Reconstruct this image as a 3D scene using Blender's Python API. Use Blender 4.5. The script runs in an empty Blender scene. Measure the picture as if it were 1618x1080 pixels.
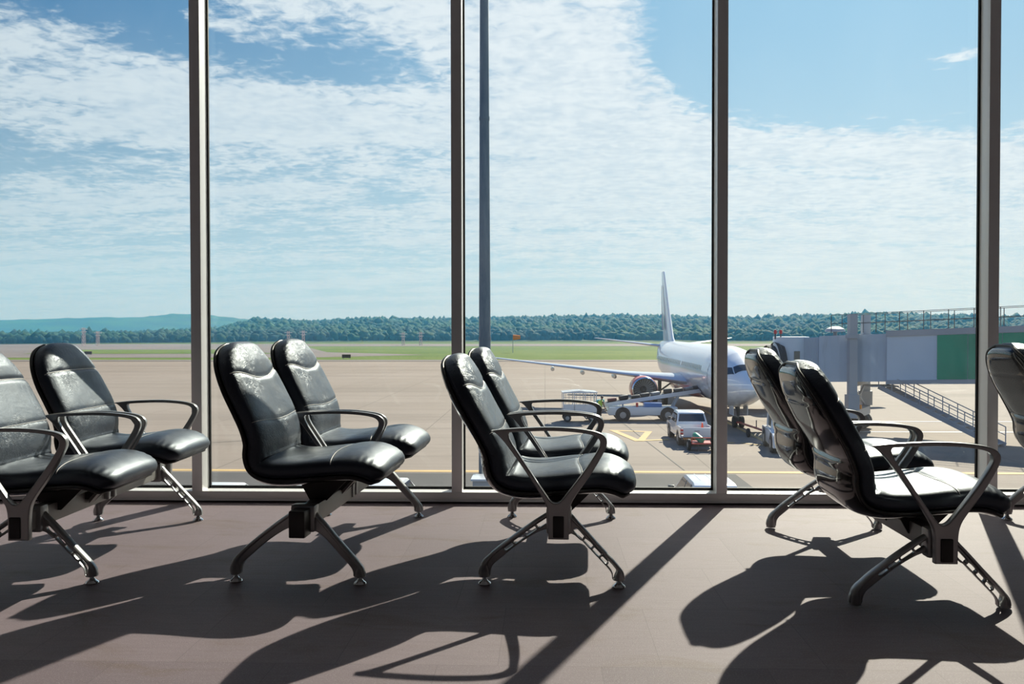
import bpy, bmesh, math, random
import numpy as np
from mathutils import Vector, Matrix, Euler
random.seed(7); rng = np.random.default_rng(7)
PI = math.pi
SC = bpy.context.scene
COL = SC.collection

# ------------------------------------------------------------------ camera
G = -5.358            # apron level (the lounge floor is z = 0)
CAMZ = 0.942
F_PX, PX, PY = 1297.8, 821.4, 542.0
th, ph, ro = math.radians(1.752), math.radians(0.917), math.radians(-0.062)
fw = Vector((-math.sin(th)*math.cos(ph), math.cos(th)*math.cos(ph), -math.sin(ph)))
rt = Vector((math.cos(th), math.sin(th), 0)); up = rt.cross(fw)
rt2 = rt*math.cos(ro) + up*math.sin(ro); up2 = -rt*math.sin(ro) + up*math.cos(ro)
cam_d = bpy.data.cameras.new('camera'); cam = bpy.data.objects.new('camera', cam_d); COL.objects.link(cam)
cam.matrix_world = Matrix(((rt2.x, up2.x, -fw.x, 0), (rt2.y, up2.y, -fw.y, 0), (rt2.z, up2.z, -fw.z, CAMZ), (0, 0, 0, 1)))
cam_d.sensor_width = 36; cam_d.lens = F_PX/1618*36
cam_d.shift_x = (809-PX)/1618; cam_d.shift_y = (PY-540)/1618
cam_d.clip_start = 0.05; cam_d.clip_end = 9000
SC.camera = cam

# ------------------------------------------------------------------ colour management
SC.view_settings.view_transform = 'Standard'; SC.view_settings.look = 'None'
SC.view_settings.gamma = 1; SC.view_settings.use_curve_mapping = False
SC.view_settings.exposure = 0.08

# ------------------------------------------------------------------ node helper
class NT:
    def __init__(s, tree): s.t = tree; s.n = tree.nodes; s.l = tree.links
    def new(s, typ, **kw):
        n = s.n.new(typ)
        for k, v in kw.items():
            if k == 'inp':
                for i, x in v.items(): s.set(n.inputs[i], x)
            else: setattr(n, k, v)
        return n
    def set(s, sock, x):
        if isinstance(x, bpy.types.NodeSocket): s.l.new(x, sock)
        elif isinstance(x, bpy.types.Node): s.l.new(x.outputs[0], sock)
        else:
            if isinstance(x, (tuple, list)) and len(x) == 3 and sock.type == 'RGBA': x = (*x, 1)
            sock.default_value = x
    def m(s, op, a, b=0.0, c=None, clamp=False):
        n = s.new('ShaderNodeMath', operation=op, use_clamp=clamp)
        s.set(n.inputs[0], a); s.set(n.inputs[1], b)
        if c is not None: s.set(n.inputs[2], c)
        return n.outputs[0]
    def mix(s, f, a, b):
        n = s.new('ShaderNodeMix', data_type='RGBA')
        s.set(n.inputs[0], f); s.set(n.inputs[6], a); s.set(n.inputs[7], b)
        return n.outputs[2]
    def mapr(s, x, a, b, c=0.0, d=1.0, smooth=True):
        n = s.new('ShaderNodeMapRange', interpolation_type='SMOOTHSTEP' if smooth else 'LINEAR')
        for i, v in enumerate((x, a, b, c, d)): s.set(n.inputs[i], v)
        return n.outputs[0]
    def noise(s, vec, scale, detail=4, rough=0.55, dist=0.0, lac=2.0):
        n = s.new('ShaderNodeTexNoise')
        s.set(n.inputs['Vector'], vec); s.set(n.inputs['Scale'], scale); s.set(n.inputs['Detail'], detail)
        s.set(n.inputs['Roughness'], rough); s.set(n.inputs['Distortion'], dist); s.set(n.inputs['Lacunarity'], lac)
        return n.outputs[0]
    def vmul(s, v, k):
        n = s.new('ShaderNodeVectorMath', operation='MULTIPLY'); s.set(n.inputs[0], v); s.set(n.inputs[1], k); return n.outputs[0]

# ------------------------------------------------------------------ sky
world = bpy.data.worlds.new('sky'); SC.world = world; world.use_nodes = True
w = NT(world.node_tree); w.n.clear()
tc = w.new('ShaderNodeTexCoord'); sp = w.new('ShaderNodeSeparateXYZ', inp={0: tc.outputs['Generated']})
X, Y, Z = sp.outputs
hor = w.m('SQRT', w.m('ADD', w.m('MULTIPLY', X, X), w.m('MULTIPLY', Y, Y)))
az = w.m('ARCTAN2', X, Y)                       # 0 = straight out of the window
el = w.m('DIVIDE', Z, w.m('MAXIMUM', hor, 0.05))
zz = w.m('ADD', w.m('MAXIMUM', Z, 0.0), 0.10)
cx = w.m('DIVIDE', X, zz); cy = w.m('DIVIDE', Y, zz)
pv = w.new('ShaderNodeCombineXYZ', inp={0: cx, 1: cy, 2: 0.0}).outputs[0]
n_big = w.noise(pv, 0.9, 4, 0.55, 0.3)
n_mid = w.noise(w.vmul(pv, (1.0, 1.2, 1)), 5.0, 7, 0.60, 0.3)
n_fine = w.noise(w.vmul(pv, (1.0, 1.1, 1)), 21.0, 4, 0.55, 0.5)
n_str = w.noise(w.vmul(pv, (0.16, 1.0, 1)), 2.6, 5, 0.55, 0.3)
def blob(a0, e0, ra, re):
    da = w.m('DIVIDE', w.m('SUBTRACT', az, a0), ra); de = w.m('DIVIDE', w.m('SUBTRACT', el, e0), re)
    return w.m('EXPONENT', w.m('MULTIPLY', w.m('ADD', w.m('MULTIPLY', da, da), w.m('MULTIPLY', de, de)), -1.0))
# open blue sky beyond the edge of the cloud sheet: right of straight ahead, and high on the left
edge_r = w.m('ADD', 0.195, w.m('MULTIPLY', w.m('EXPONENT', w.m('DIVIDE', w.m('SUBTRACT', 0.13, az), 0.14)), 0.085))
wob = w.m('MULTIPLY', w.m('SUBTRACT', n_mid, 0.5), 0.16)
open_r = w.m('MULTIPLY', w.mapr(w.m('ADD', w.m('SUBTRACT', el, edge_r), wob), -0.010, 0.040), w.mapr(w.m('ADD', az, wob), 0.07, 0.17))
edge_l = w.m('SUBTRACT', 0.345, w.m('MULTIPLY', w.m('ADD', az, 0.60), 0.21))
open_l = w.m('MULTIPLY', w.mapr(w.m('ADD', w.m('SUBTRACT', el, edge_l), wob), -0.015, 0.035), w.mapr(w.m('ADD', az, wob), -0.36, -0.44))
cov = w.m('ADD', 0.66, w.m('MULTIPLY', w.m('SUBTRACT', n_big, 0.5), 0.5))
cov = w.m('ADD', cov, w.m('MULTIPLY', w.m('SUBTRACT', n_mid, 0.5), 1.0))
cov = w.m('ADD', cov, w.m('MULTIPLY', w.m('SUBTRACT', n_fine, 0.5), 0.80))
cov = w.m('ADD', cov, w.m('MULTIPLY', w.m('SUBTRACT', n_str, 0.5), w.mapr(el, 0.34, 0.12, 0.10, 1.5)))
cov = w.m('SUBTRACT', cov, w.m('MULTIPLY', open_r, 0.62)); cov = w.m('SUBTRACT', cov, w.m('MULTIPLY', open_l, 0.60))
for a0, e0, ra, re, k in ((-0.58, 0.36, 0.10, 0.035, -0.30), (0.40, 0.10, 0.3, 0.06, 0.15), (-0.27, 0.315, 0.13, 0.030, -0.50), (-0.60, 0.19, 0.16, 0.045, -0.26), (-0.19, 0.165, 0.05, 0.010, -0.35), (0.46, 0.295, 0.05, 0.012, 0.45),
                          (0.02, 0.30, 0.13, 0.10, 0.22), (0.10, 0.19, 0.20, 0.06, 0.20), (-0.36, 0.255, 0.16, 0.045, 0.22), (-0.30, 0.09, 0.45, 0.035, -0.16)):
    cov = w.m('ADD', cov, w.m('MULTIPLY', blob(a0, e0, ra, re), k))
overhead = w.m('MAXIMUM', w.mapr(Z, 0.40, 0.56), w.m('MULTIPLY', w.mapr(az, -0.74, -1.05), w.mapr(Z, 0.0, 0.12)))
cloud = w.m('MULTIPLY', w.mapr(cov, 0.30, 0.74), w.m('SUBTRACT', 1.0, w.m('MULTIPLY', overhead, 0.7)))
leftness = w.mapr(az, -0.75, 0.45)
zen = w.mapr(el, 0.02, 0.42)
blue_hi = w.mix(leftness, (0.055, 0.225, 0.45), (0.44, 0.69, 0.88))
blue_lo = w.mix(leftness, (0.47, 0.61, 0.69), (0.66, 0.80, 0.87))
blue = w.mix(overhead, w.mix(zen, blue_lo, blue_hi), (0.08, 0.21, 0.50))
white = w.mix(zen, w.mix(leftness, (0.70, 0.76, 0.80), (0.98, 0.985, 0.99)), w.mix(leftness, (0.82, 0.85, 0.88), (1.08, 1.04, 1.03)))
white = w.mix(w.mapr(w.m('ADD', w.m('MULTIPLY', n_fine, 0.5), w.m('MULTIPLY', n_mid, 0.5)), 0.36, 0.62), w.mix(0.36, white, (0.42, 0.56, 0.70)), white)
skyc = w.mix(w.m('MULTIPLY', cloud, 0.97), blue, white)
haze = w.m('EXPONENT', w.m('MULTIPLY', w.m('MAXIMUM', el, 0.0), -13.0))
skyc = w.mix(w.m('MULTIPLY', haze, 0.85), skyc, w.mix(w.mapr(az, -0.65, 0.5), (0.50, 0.575, 0.62), (0.82, 0.87, 0.89)))
skyc = w.mix(w.mapr(Z, -0.10, -0.02), (0.25, 0.24, 0.21), skyc)
bg = w.new('ShaderNodeBackground', inp={0: skyc, 1: 1.0})
w.l.new(bg.outputs[0], w.new('ShaderNodeOutputWorld').inputs[0])

# ------------------------------------------------------------------ sun
SUN_AZ, SUN_EL = math.radians(23.5), math.radians(35.0)
sd = bpy.data.lights.new('sun', 'SUN'); sun = bpy.data.objects.new('sun', sd); COL.objects.link(sun)
sd.energy = 11.0; sd.angle = math.radians(0.55); sd.color = (1.0, 0.86, 0.68)
sv = Vector((math.sin(SUN_AZ)*math.cos(SUN_EL), math.cos(SUN_AZ)*math.cos(SUN_EL), math.sin(SUN_EL)))
sun.rotation_euler = sv.to_track_quat('Z', 'Y').to_euler()
sun.location = (20, 60, 60)

# ------------------------------------------------------------------ materials
MATS = {}
def mat(name, col, rough=0.5, metal=0.0, spec=0.5, coat=0.0, bump=None, var=None, trans=None):
    """plain procedural material: colour varied by noise, optional noise bump (scale, strength)"""
    if name in MATS: return MATS[name]
    m = bpy.data.materials.new(name); m.use_nodes = True; t = NT(m.node_tree)
    b = t.n['Principled BSDF']; b.inputs['Roughness'].default_value = rough; b.inputs['Metallic'].default_value = metal
    b.inputs['Specular IOR Level'].default_value = spec; b.inputs['Coat Weight'].default_value = coat
    b.inputs['Coat Roughness'].default_value = 0.08
    o = t.new('ShaderNodeTexCoord').outputs['Object']
    vs, vk = var if var else (6.0, 0.06)
    nz = t.noise(o, vs, 4)
    c = t.mix(nz, tuple(x*(1-vk) for x in col), tuple(min(1, x*(1+vk)) for x in col))
    t.set(b.inputs['Base Color'], c)
    if bump:
        bn = t.new('ShaderNodeBump', inp={'Height': t.noise(o, bump[0], 5), 'Strength': bump[1], 'Distance': bump[2] if len(bump) > 2 else 0.01})
        t.set(b.inputs['Normal'], bn)
    MATS[name] = m
    return m

def leather():
    m = bpy.data.materials.new('black leather'); m.use_nodes = True; t = NT(m.node_tree); b = t.n['Principled BSDF']
    o = t.new('ShaderNodeTexCoord').outputs['Object']
    nz = t.noise(o, 5.0, 5)
    t.set(b.inputs['Base Color'], t.mix(nz, (0.011, 0.014, 0.023), (0.020, 0.024, 0.037)))
    t.set(b.inputs['Roughness'], t.mapr(t.noise(o, 12, 5, 0.65), 0.3, 0.7, 0.36, 0.52))
    b.inputs['Specular IOR Level'].default_value = 0.50; b.inputs['Specular Tint'].default_value = (0.70, 0.85, 1.0, 1); b.inputs['Coat Tint'].default_value = (0.8, 0.92, 1.0, 1); b.inputs['Coat Weight'].default_value = 0.22; b.inputs['Coat Roughness'].default_value = 0.30; b.inputs['Coat IOR'].default_value = 1.5  # blue tints put the colour of reflected sky into the leather's sheen
    vo = t.new('ShaderNodeTexVoronoi', feature='DISTANCE_TO_EDGE', inp={'Vector': o, 'Scale': 420.0})
    cr = t.noise(t.vmul(o, (1, 1, 1)), 26.0, 6, 0.65, 1.4)
    crease = t.m('POWER', t.m('SUBTRACT', 1.0, t.m('ABSOLUTE', t.m('MULTIPLY', t.m('SUBTRACT', cr, 0.5), 9.0)), clamp=True), 3.0)
    sel = t.mapr(t.noise(o, 4.0, 2), 0.45, 0.7)
    soft = t.noise(o, 11.0, 3, 0.5, 0.6)
    h = t.m('ADD', t.m('MULTIPLY', vo.outputs[0], 0.10), t.m('MULTIPLY', t.m('MULTIPLY', crease, sel), -0.35))
    h = t.m('ADD', h, t.m('MULTIPLY', soft, 0.7))
    t.set(b.inputs['Normal'], t.new('ShaderNodeBump', inp={'Height': h, 'Strength': 0.40, 'Distance': 0.006}))
    t.set(b.inputs['Coat Normal'], b.inputs['Normal'].links[0].from_socket)
    return m
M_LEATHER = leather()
M_SEAM = mat('seam with painted glint', (0.42, 0.41, 0.40), 0.45)  # pale tone paints the highlight where the leather seams catch light
M_SHELL = mat('black gloss plastic', (0.010, 0.0095, 0.0095), 0.09, spec=0.6, coat=0.5, bump=(3.0, 0.08, 0.01))
M_RIM = mat('black rubber rim', (0.008, 0.008, 0.009), 0.4)
M_ALU = mat('grey cast aluminium', (0.30, 0.305, 0.31), 0.32, metal=0.6, bump=(160, 0.05, 0.002))
M_BEAM = mat('grey painted steel', (0.22, 0.215, 0.21), 0.42, metal=0.3)
M_CHROME = mat('chrome', (0.72, 0.72, 0.72), 0.10, metal=1.0)
M_BLACK = mat('matt black plastic', (0.008, 0.008, 0.010), 0.45)
M_BSTEEL = mat('black painted steel', (0.012, 0.012, 0.012), 0.5)
M_FRAME = mat('satin window aluminium', (0.74, 0.75, 0.76), 0.40, metal=0.25, var=(2.5, 0.05), bump=(40, 0.03, 0.002))
def sill_mat():
    m = bpy.data.materials.new('scuffed sill aluminium'); m.use_nodes = True; t = NT(m.node_tree); b = t.n['Principled BSDF']
    o = t.new('ShaderNodeTexCoord').outputs['Object']
    c = t.mix(t.noise(o, 2.5, 4), (0.70, 0.70, 0.70), (0.78, 0.78, 0.78))
    c = t.mix(t.m('MULTIPLY', t.mapr(t.noise(t.vmul(o, (16, 4, 60)), 1.0, 5, 0.65, 0.6), 0.66, 0.74), t.mapr(t.noise(o, 0.9, 2), 0.45, 0.6)), c, (0.10, 0.075, 0.055))
    t.set(b.inputs['Base Color'], c); b.inputs['Roughness'].default_value = 0.4; b.inputs['Metallic'].default_value = 0.2
    return m
M_SILL = sill_mat()
M_GASKET = mat('black gasket', (0.006, 0.007, 0.009), 0.6)
M_SKIRT = mat('dark floor trim', (0.030, 0.026, 0.025), 0.6)

def floor_mat():
    m = bpy.data.materials.new('lounge vinyl planks'); m.use_nodes = True; t = NT(m.node_tree); b = t.n['Principled BSDF']
    o = t.new('ShaderNodeTexCoord').outputs['Object']
    mp = t.new('ShaderNodeMapping', inp={'Vector': o, 'Location': (0.133, 0.11, 0), 'Rotation': (0, 0, 0.0)})
    br = t.new('ShaderNodeTexBrick', inp={'Vector': mp.outputs[0], 'Color1': (0, 0, 0), 'Color2': (1, 1, 1), 'Mortar': (0.5, 0.5, 0.5),
               'Scale': 1.0, 'Mortar Size': 0.0010, 'Mortar Smooth': 0.1, 'Brick Width': 0.46, 'Row Height': 0.48})
    br.offset = 0.37
    plank = br.outputs['Color']; mort = br.outputs['Fac']
    rowv = t.new('ShaderNodeTexWhiteNoise', noise_dimensions='1D', inp={'W': t.m('FLOOR', t.m('DIVIDE', t.m('ADD', t.new('ShaderNodeSeparateXYZ', inp={0: o}).outputs[1], 0.11), 0.48))}).outputs[0]
    col = t.mix(t.m('ADD', t.m('MULTIPLY', plank, 0.4), t.m('MULTIPLY', rowv, 0.6)), (0.126, 0.098, 0.113), (0.184, 0.146, 0.164))
    g = t.noise(t.vmul(o, (6, 60, 1)), 1.0, 6, 0.7)
    col = t.mix(t.mapr(g, 0.3, 0.75, 0.0, 0.40), col, (0.108, 0.083, 0.092))
    st = t.noise(t.vmul(o, (1.0, 2.2, 1)), 2.3, 6, 0.62, 0.8)
    col = t.mix(t.mapr(st, 0.52, 0.72, 0.0, 0.65), col, (0.112, 0.080, 0.066))
    sp_ = t.noise(o, 190.0, 3, 0.7)
    col = t.mix(t.mapr(sp_, 0.52, 0.68, 0.0, 0.55), col, (0.24, 0.21, 0.22))
    col = t.mix(t.mapr(t.noise(o, 34.0, 2, 0.6), 0.72, 0.78, 0, 0.6), col, (0.08, 0.06, 0.06))
    col = t.mix(t.mapr(t.noise(o, 150.0, 3, 0.7), 0.42, 0.28, 0.0, 0.55), col, (0.10, 0.082, 0.088))
    col = t.mix(t.m('MULTIPLY', mort, 0.7), col, (0.09, 0.075, 0.08))
    t.set(b.inputs['Base Color'], col); b.inputs['Roughness'].default_value = 0.62
    b.inputs['Specular IOR Level'].default_value = 0.2
    h = t.m('ADD', t.m('MULTIPLY', g, 0.3), t.m('MULTIPLY', t.noise(o, 420.0, 3, 0.6), 0.7))
    t.set(b.inputs['Normal'], t.new('ShaderNodeBump', inp={'Height': h, 'Strength': 0.5, 'Distance': 0.003}))
    return m
M_FLOOR = floor_mat()

def glass_mat(name, tint, dust=0.005, gl=0.9, rough=0.0):
    m = bpy.data.materials.new(name); m.use_nodes = True; t = NT(m.node_tree); t.n.clear()
    o = t.new('ShaderNodeTexCoord').outputs['Object']
    tr = t.new('ShaderNodeBsdfTransparent', inp={0: tint})
    gs = t.new('ShaderNodeBsdfGlossy', inp={0: (1, 1, 1), 'Roughness': rough})
    fr = t.new('ShaderNodeFresnel', inp={0: 1.45})
    mx = t.new('ShaderNodeMixShader', inp={0: t.m('MULTIPLY', fr, gl), 1: tr.outputs[0], 2: gs.outputs[0]})
    du = t.new('ShaderNodeBsdfTranslucent', inp={0: (0.85, 0.92, 1.0)})
    nz = t.mapr(t.noise(t.vmul(o, (2, 2, 1)), 1.2, 6, 0.7, 0.5), 0.35, 0.75, 0.4, 1.6)
    spk = t.mapr(t.new('ShaderNodeTexVoronoi', inp={'Vector': o, 'Scale': 9.0}).outputs[0], 0.02, 0.035, 6.0, 0.0)
    f = t.m('MULTIPLY', t.m('ADD', nz, spk), dust, clamp=True)
    m2 = t.new('ShaderNodeMixShader', inp={0: f, 1: mx.outputs[0], 2: du.outputs[0]})
    t.l.new(m2.outputs[0], t.new('ShaderNodeOutputMaterial').inputs[0])
    return m
M_GLASS = glass_mat('window glass', (0.90, 0.955, 0.975))
M_CARGLASS = mat('dark vehicle glass', (0.012, 0.018, 0.024), 0.04, spec=0.9)
M_CARGLASS2 = mat('blue reflecting windscreen', (0.02, 0.05, 0.09), 0.05, spec=1.0, coat=1.0)

# ------------------------------------------------------------------ mesh helpers
def tag(o, label=None, cat=None, group=None, kind=None):
    if label: o['label'] = label
    if cat: o['category'] = cat
    if group: o['group'] = group
    if kind: o['kind'] = kind
    return o
def empty(name, loc=(0, 0, 0), rz=0.0, label=None, cat=None, group=None, kind=None):
    o = bpy.data.objects.new(name, None); COL.objects.link(o); o.location = loc; o.rotation_euler = (0, 0, rz)
    o.empty_display_size = 0.1
    return tag(o, label, cat, group, kind)
def link(name, me, parent=None, loc=None, rot=None):
    o = bpy.data.objects.new(name, me); COL.objects.link(o)
    if parent: o.parent = parent
    if loc: o.location = loc
    if rot: o.rotation_euler = rot
    return o
def crom(pts, n=8, closed=False):
    P = [np.array(p, float) for p in pts]; out = []
    N = len(P); rngi = range(N) if closed else range(N-1)
    for i in rngi:
        if closed: a, b, c, d = P[i-1], P[i], P[(i+1) % N], P[(i+2) % N]
        else: a, b, c, d = P[max(i-1, 0)], P[i], P[i+1], P[min(i+2, N-1)]
        for k in range(n):
            u = k/n
            out.append(0.5*((2*b)+(-a+c)*u+(2*a-5*b+4*c-d)*u*u+(-a+3*b-3*c+d)*u**3))
    if not closed: out.append(P[-1])
    return np.array(out)
def chaikin(pts, it=2, closed=True):
    P = [np.array(p, float) for p in pts]
    for _ in range(it):
        Q = []; N = len(P)
        for i in range(N if closed else N-1):
            a, b = P[i], P[(i+1) % N]; Q += [a*0.75+b*0.25, a*0.25+b*0.75]
        P = Q
    return np.array(P)

class MB:
    def __init__(s): s.v = []; s.f = []; s.flat = False
    def add(s, verts, faces):
        k = len(s.v); s.v += [tuple(map(float, v)) for v in verts]; s.f += [tuple(i+k for i in f) for f in faces]; return s
    def box(s, c, size, rot=None):
        h = [x/2 for x in size]
        vs = [Vector((x*h[0], y*h[1], z*h[2])) for x in (-1, 1) for y in (-1, 1) for z in (-1, 1)]
        if rot: R = Euler(rot).to_matrix(); vs = [R @ v for v in vs]
        vs = [v+Vector(c) for v in vs]
        return s.add(vs, [(0, 1, 3, 2), (4, 6, 7, 5), (0, 4, 5, 1), (2, 3, 7, 6), (0, 2, 6, 4), (1, 5, 7, 3)])
    def bar(s, p0, p1, wy, wz, upv=(0, 0, 1)):
        p0, p1 = Vector(p0), Vector(p1); d = (p1-p0).normalized(); u = Vector(upv)
        if abs(d.dot(u)) > 0.98: u = Vector((0, 1, 0))
        r = d.cross(u).normalized(); u = r.cross(d)
        vs = []
        for p in (p0, p1):
            for a, b in ((-1, -1), (1, -1), (1, 1), (-1, 1)): vs.append(p+r*a*wy/2+u*b*wz/2)
        return s.add(vs, [(3, 2, 1, 0), (4, 5, 6, 7), (0, 1, 5, 4), (1, 2, 6, 5), (2, 3, 7, 6), (3, 0, 4, 7)])
    def tube(s, path, r, n=8, caps=True, flat=1.0, upv=(0, 0, 1), fb=None):
        P = [Vector(p) for p in path]; N = len(P); rs = r if hasattr(r, '__len__') else [r]*N
        vs = []; fs = []; prev = None
        for i, p in enumerate(P):
            d = (P[min(i+1, N-1)]-P[max(i-1, 0)])
            d = d.normalized() if d.length > 1e-9 else Vector((0, 0, 1))
            u = Vector(upv) if prev is None else prev
            if abs(d.dot(u)) > 0.99: u = Vector((1, 0, 0)) if abs(d.x) < 0.9 else Vector((0, 1, 0))
            a = d.cross(u).normalized(); b = a.cross(d).normalized(); prev = b
            for k in range(n):
                t = 2*PI*k/n; vs.append(p+a*math.cos(t)*rs[i]*flat+b*math.sin(t)*rs[i]*(fb[i] if fb else 1))
        for i in range(N-1):
            for k in range(n):
                k2 = (k+1) % n; fs.append((i*n+k, i*n+k2, (i+1)*n+k2, (i+1)*n+k))
        if caps: fs.append(tuple(range(n))[::-1]); fs.append(tuple((N-1)*n+k for k in range(n)))
        return s.add(vs, fs)
    def cyl(s, p0, p1, r0, r1=None, n=16): return s.tube([p0, p1], [r0, r0 if r1 is None else r1], n)
    def lathe(s, prof, n=24, c=(0, 0, 0), axis='z', caps=True):
        vs = []; fs = []; N = len(prof)
        for r, h in prof:
            for k in range(n):
                t = 2*PI*k/n; p = (r*math.cos(t), r*math.sin(t), h)
                if axis == 'x': p = (p[2], p[0], p[1])
                if axis == 'y': p = (p[1], p[2], p[0])
                vs.append((p[0]+c[0], p[1]+c[1], p[2]+c[2]))
        for i in range(N-1):
            for k in range(n):
                k2 = (k+1) % n; fs.append((i*n+k, i*n+k2, (i+1)*n+k2, (i+1)*n+k))
        if caps and prof[0][0] > 1e-6: fs.append(tuple(range(n))[::-1])
        if caps and prof[-1][0] > 1e-6: fs.append(tuple((N-1)*n+k for k in range(n)))
        return s.add(vs, fs)
    def prism(s, poly, y0, y1, fn=None):
        """poly in (x,z), extruded along y; fn(x, y, z) may reshape"""
        n = len(poly); vs = [(p[0], y0, p[1]) for p in poly]+[(p[0], y1, p[1]) for p in poly]
        if fn: vs = [fn(*v) for v in vs]
        fs = [tuple(range(n)), tuple(range(2*n-1, n-1, -1))]
        for i in range(n): j = (i+1) % n; fs.append((i, n+i, n+j, j))
        return s.add(vs, fs)
    def loft(s, secs, caps=True, closed=True):
        n = len(secs[0]); vs = [p for q in secs for p in q]; fs = []
        for i in range(len(secs)-1):
            for k in range(n if closed else n-1):
                k2 = (k+1) % n; fs.append((i*n+k, i*n+k2, (i+1)*n+k2, (i+1)*n+k))
        if caps: fs.append(tuple(range(n))[::-1]); fs.append(tuple((len(secs)-1)*n+k for k in range(n)))
        return s.add(vs, fs)
    def mesh(s, name, m=None, smooth=40, bevel=0.0):
        me = bpy.data.meshes.new(name); me.from_pydata(s.v, [], s.f); me.validate(clean_customdata=False)
        bm = bmesh.new(); bm.from_mesh(me)
        bmesh.ops.remove_doubles(bm, verts=bm.verts, dist=1e-6) if smooth else None
        if bevel:
            es = [e for e in bm.edges if len(e.link_faces) == 2 and e.calc_face_angle(0) > 0.6]
            bmesh.ops.bevel(bm, geom=es, offset=bevel, segments=2, affect='EDGES', profile=0.6)
        bmesh.ops.recalc_face_normals(bm, faces=bm.faces); bm.to_mesh(me); bm.free()
        if m: me.materials.append(m)
        if smooth:
            me.shade_smooth(); me.set_sharp_from_angle(angle=math.radians(smooth))
        return me
    def build(s, name, m, parent=None, smooth=40, bevel=0.0, loc=None, rot=None):
        return link(name, s.mesh(name, m, smooth, bevel), parent, loc, rot)
def flat_shape(name, loops, half, bev, m):
    """closed loops in (x,z): filled, extruded to +-half in y with a rounded edge"""
    cu = bpy.data.curves.new(name, 'CURVE'); cu.dimensions = '2D'; cu.fill_mode = 'BOTH'
    for lp in loops:
        s = cu.splines.new('POLY'); s.points.add(len(lp)-1); s.use_cyclic_u = True
        for p, q in zip(s.points, lp): p.co = (q[0], q[1], 0, 1)
    cu.extrude = max(half-bev, 0.0005); cu.bevel_depth = bev; cu.bevel_resolution = 2; cu.offset = -bev
    ob = bpy.data.objects.new('shape_source', cu); COL.objects.link(ob)
    dg = bpy.context.evaluated_depsgraph_get(); me = bpy.data.meshes.new_from_object(ob.evaluated_get(dg))
    bpy.data.objects.remove(ob); bpy.data.curves.remove(cu)
    me.name = name; me.transform(Matrix.Rotation(PI/2, 4, 'X'))
    me.materials.clear(); me.materials.append(m); me.shade_smooth(); me.set_sharp_from_angle(angle=math.radians(35))
    return me

# ------------------------------------------------------------------ the lounge
WALL = 4.438; XL, XR = -14.0, 14.0; YB = -9.0; CEIL = 4.3
def struct(name, mb, m, smooth=0, bevel=0.0): return tag(mb.build(name, m, None, smooth, bevel), kind='structure')
struct('floor', MB().box(((XL+XR)/2, (YB+WALL+0.12)/2, -0.1), (XR-XL, WALL+0.12-YB, 0.2)), M_FLOOR)
M_CEIL = mat('grey ceiling', (0.26, 0.28, 0.31), 0.8); M_WALLP = mat('cool grey wall', (0.28, 0.30, 0.33), 0.8)
struct('ceiling', MB().box((0, (YB+WALL+0.12)/2, CEIL+0.1), (XR-XL, WALL+0.12-YB, 0.2)), M_CEIL)
struct('wall_back', MB().box((0, YB-0.1, CEIL/2), (XR-XL, 0.2, CEIL)), M_WALLP)
struct('wall_left', MB().box((XL-0.1, (YB+WALL)/2, CEIL/2), (0.2, WALL-YB, CEIL)), M_WALLP)
struct('wall_right', MB().box((XR+0.1, (YB+WALL)/2, CEIL/2), (0.2, WALL-YB, CEIL)), M_WALLP)
MX0, MS, MW, MD = -1.9368, 1.4298, 0.0566, 0.108      # mullion edge, spacing, width, depth
SILL = 0.0615; HEAD = 4.0
struct('wall_front', MB().box((0, WALL+0.06, (HEAD+CEIL)/2), (XR-XL, 0.12, CEIL-HEAD)), M_WALLP)
KS = range(-8, 12)
for k in KS:
    x = MX0+MS*k
    if x < XL or x > XR-MS: continue
    o = struct('trim_%d' % (k+9), MB().box((x+MW/2, WALL+MD/2, (SILL+HEAD)/2), (MW, MD, HEAD-SILL)), M_FRAME, 30, 0.0015)
    gk = MB()
    for xx in (x-0.004, x+MW+0.004): gk.box((xx, WALL+MD-0.006, (SILL+HEAD)/2), (0.010, 0.014, HEAD-SILL))
    gk.box((x+MW/2+MS/2, WALL+MD-0.006, SILL+0.006), (MS-MW, 0.014, 0.014))
    gk.build('gasket', M_GASKET, o, 0)
    struct('window_%d' % (k+9), MB().box((x+MW/2+MS/2, WALL+MD+0.004, (SILL+HEAD)/2), (MS-MW*0.6, 0.010, HEAD-SILL)), M_GLASS)
# sill: aluminium transom, lower lip and dark floor strip
struct('trim_sill', MB().box((0, WALL+0.06, (0.021+SILL)/2), (XR-XL, 0.12, SILL-0.021)), M_SILL, 30, 0.0015)
struct('trim_lip', MB().box((0, WALL+0.055, 0.0155), (XR-XL, 0.118, 0.011)), M_FRAME, 30, 0.001)
struct('baseboard_front', MB().box((0, WALL+0.06, 0.005), (XR-XL, 0.10, 0.010)), M_SKIRT)
struct('trim_head', MB().box((0, WALL+0.06, HEAD+0.03), (XR-XL, 0.125, 0.06)), M_FRAME)

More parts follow.
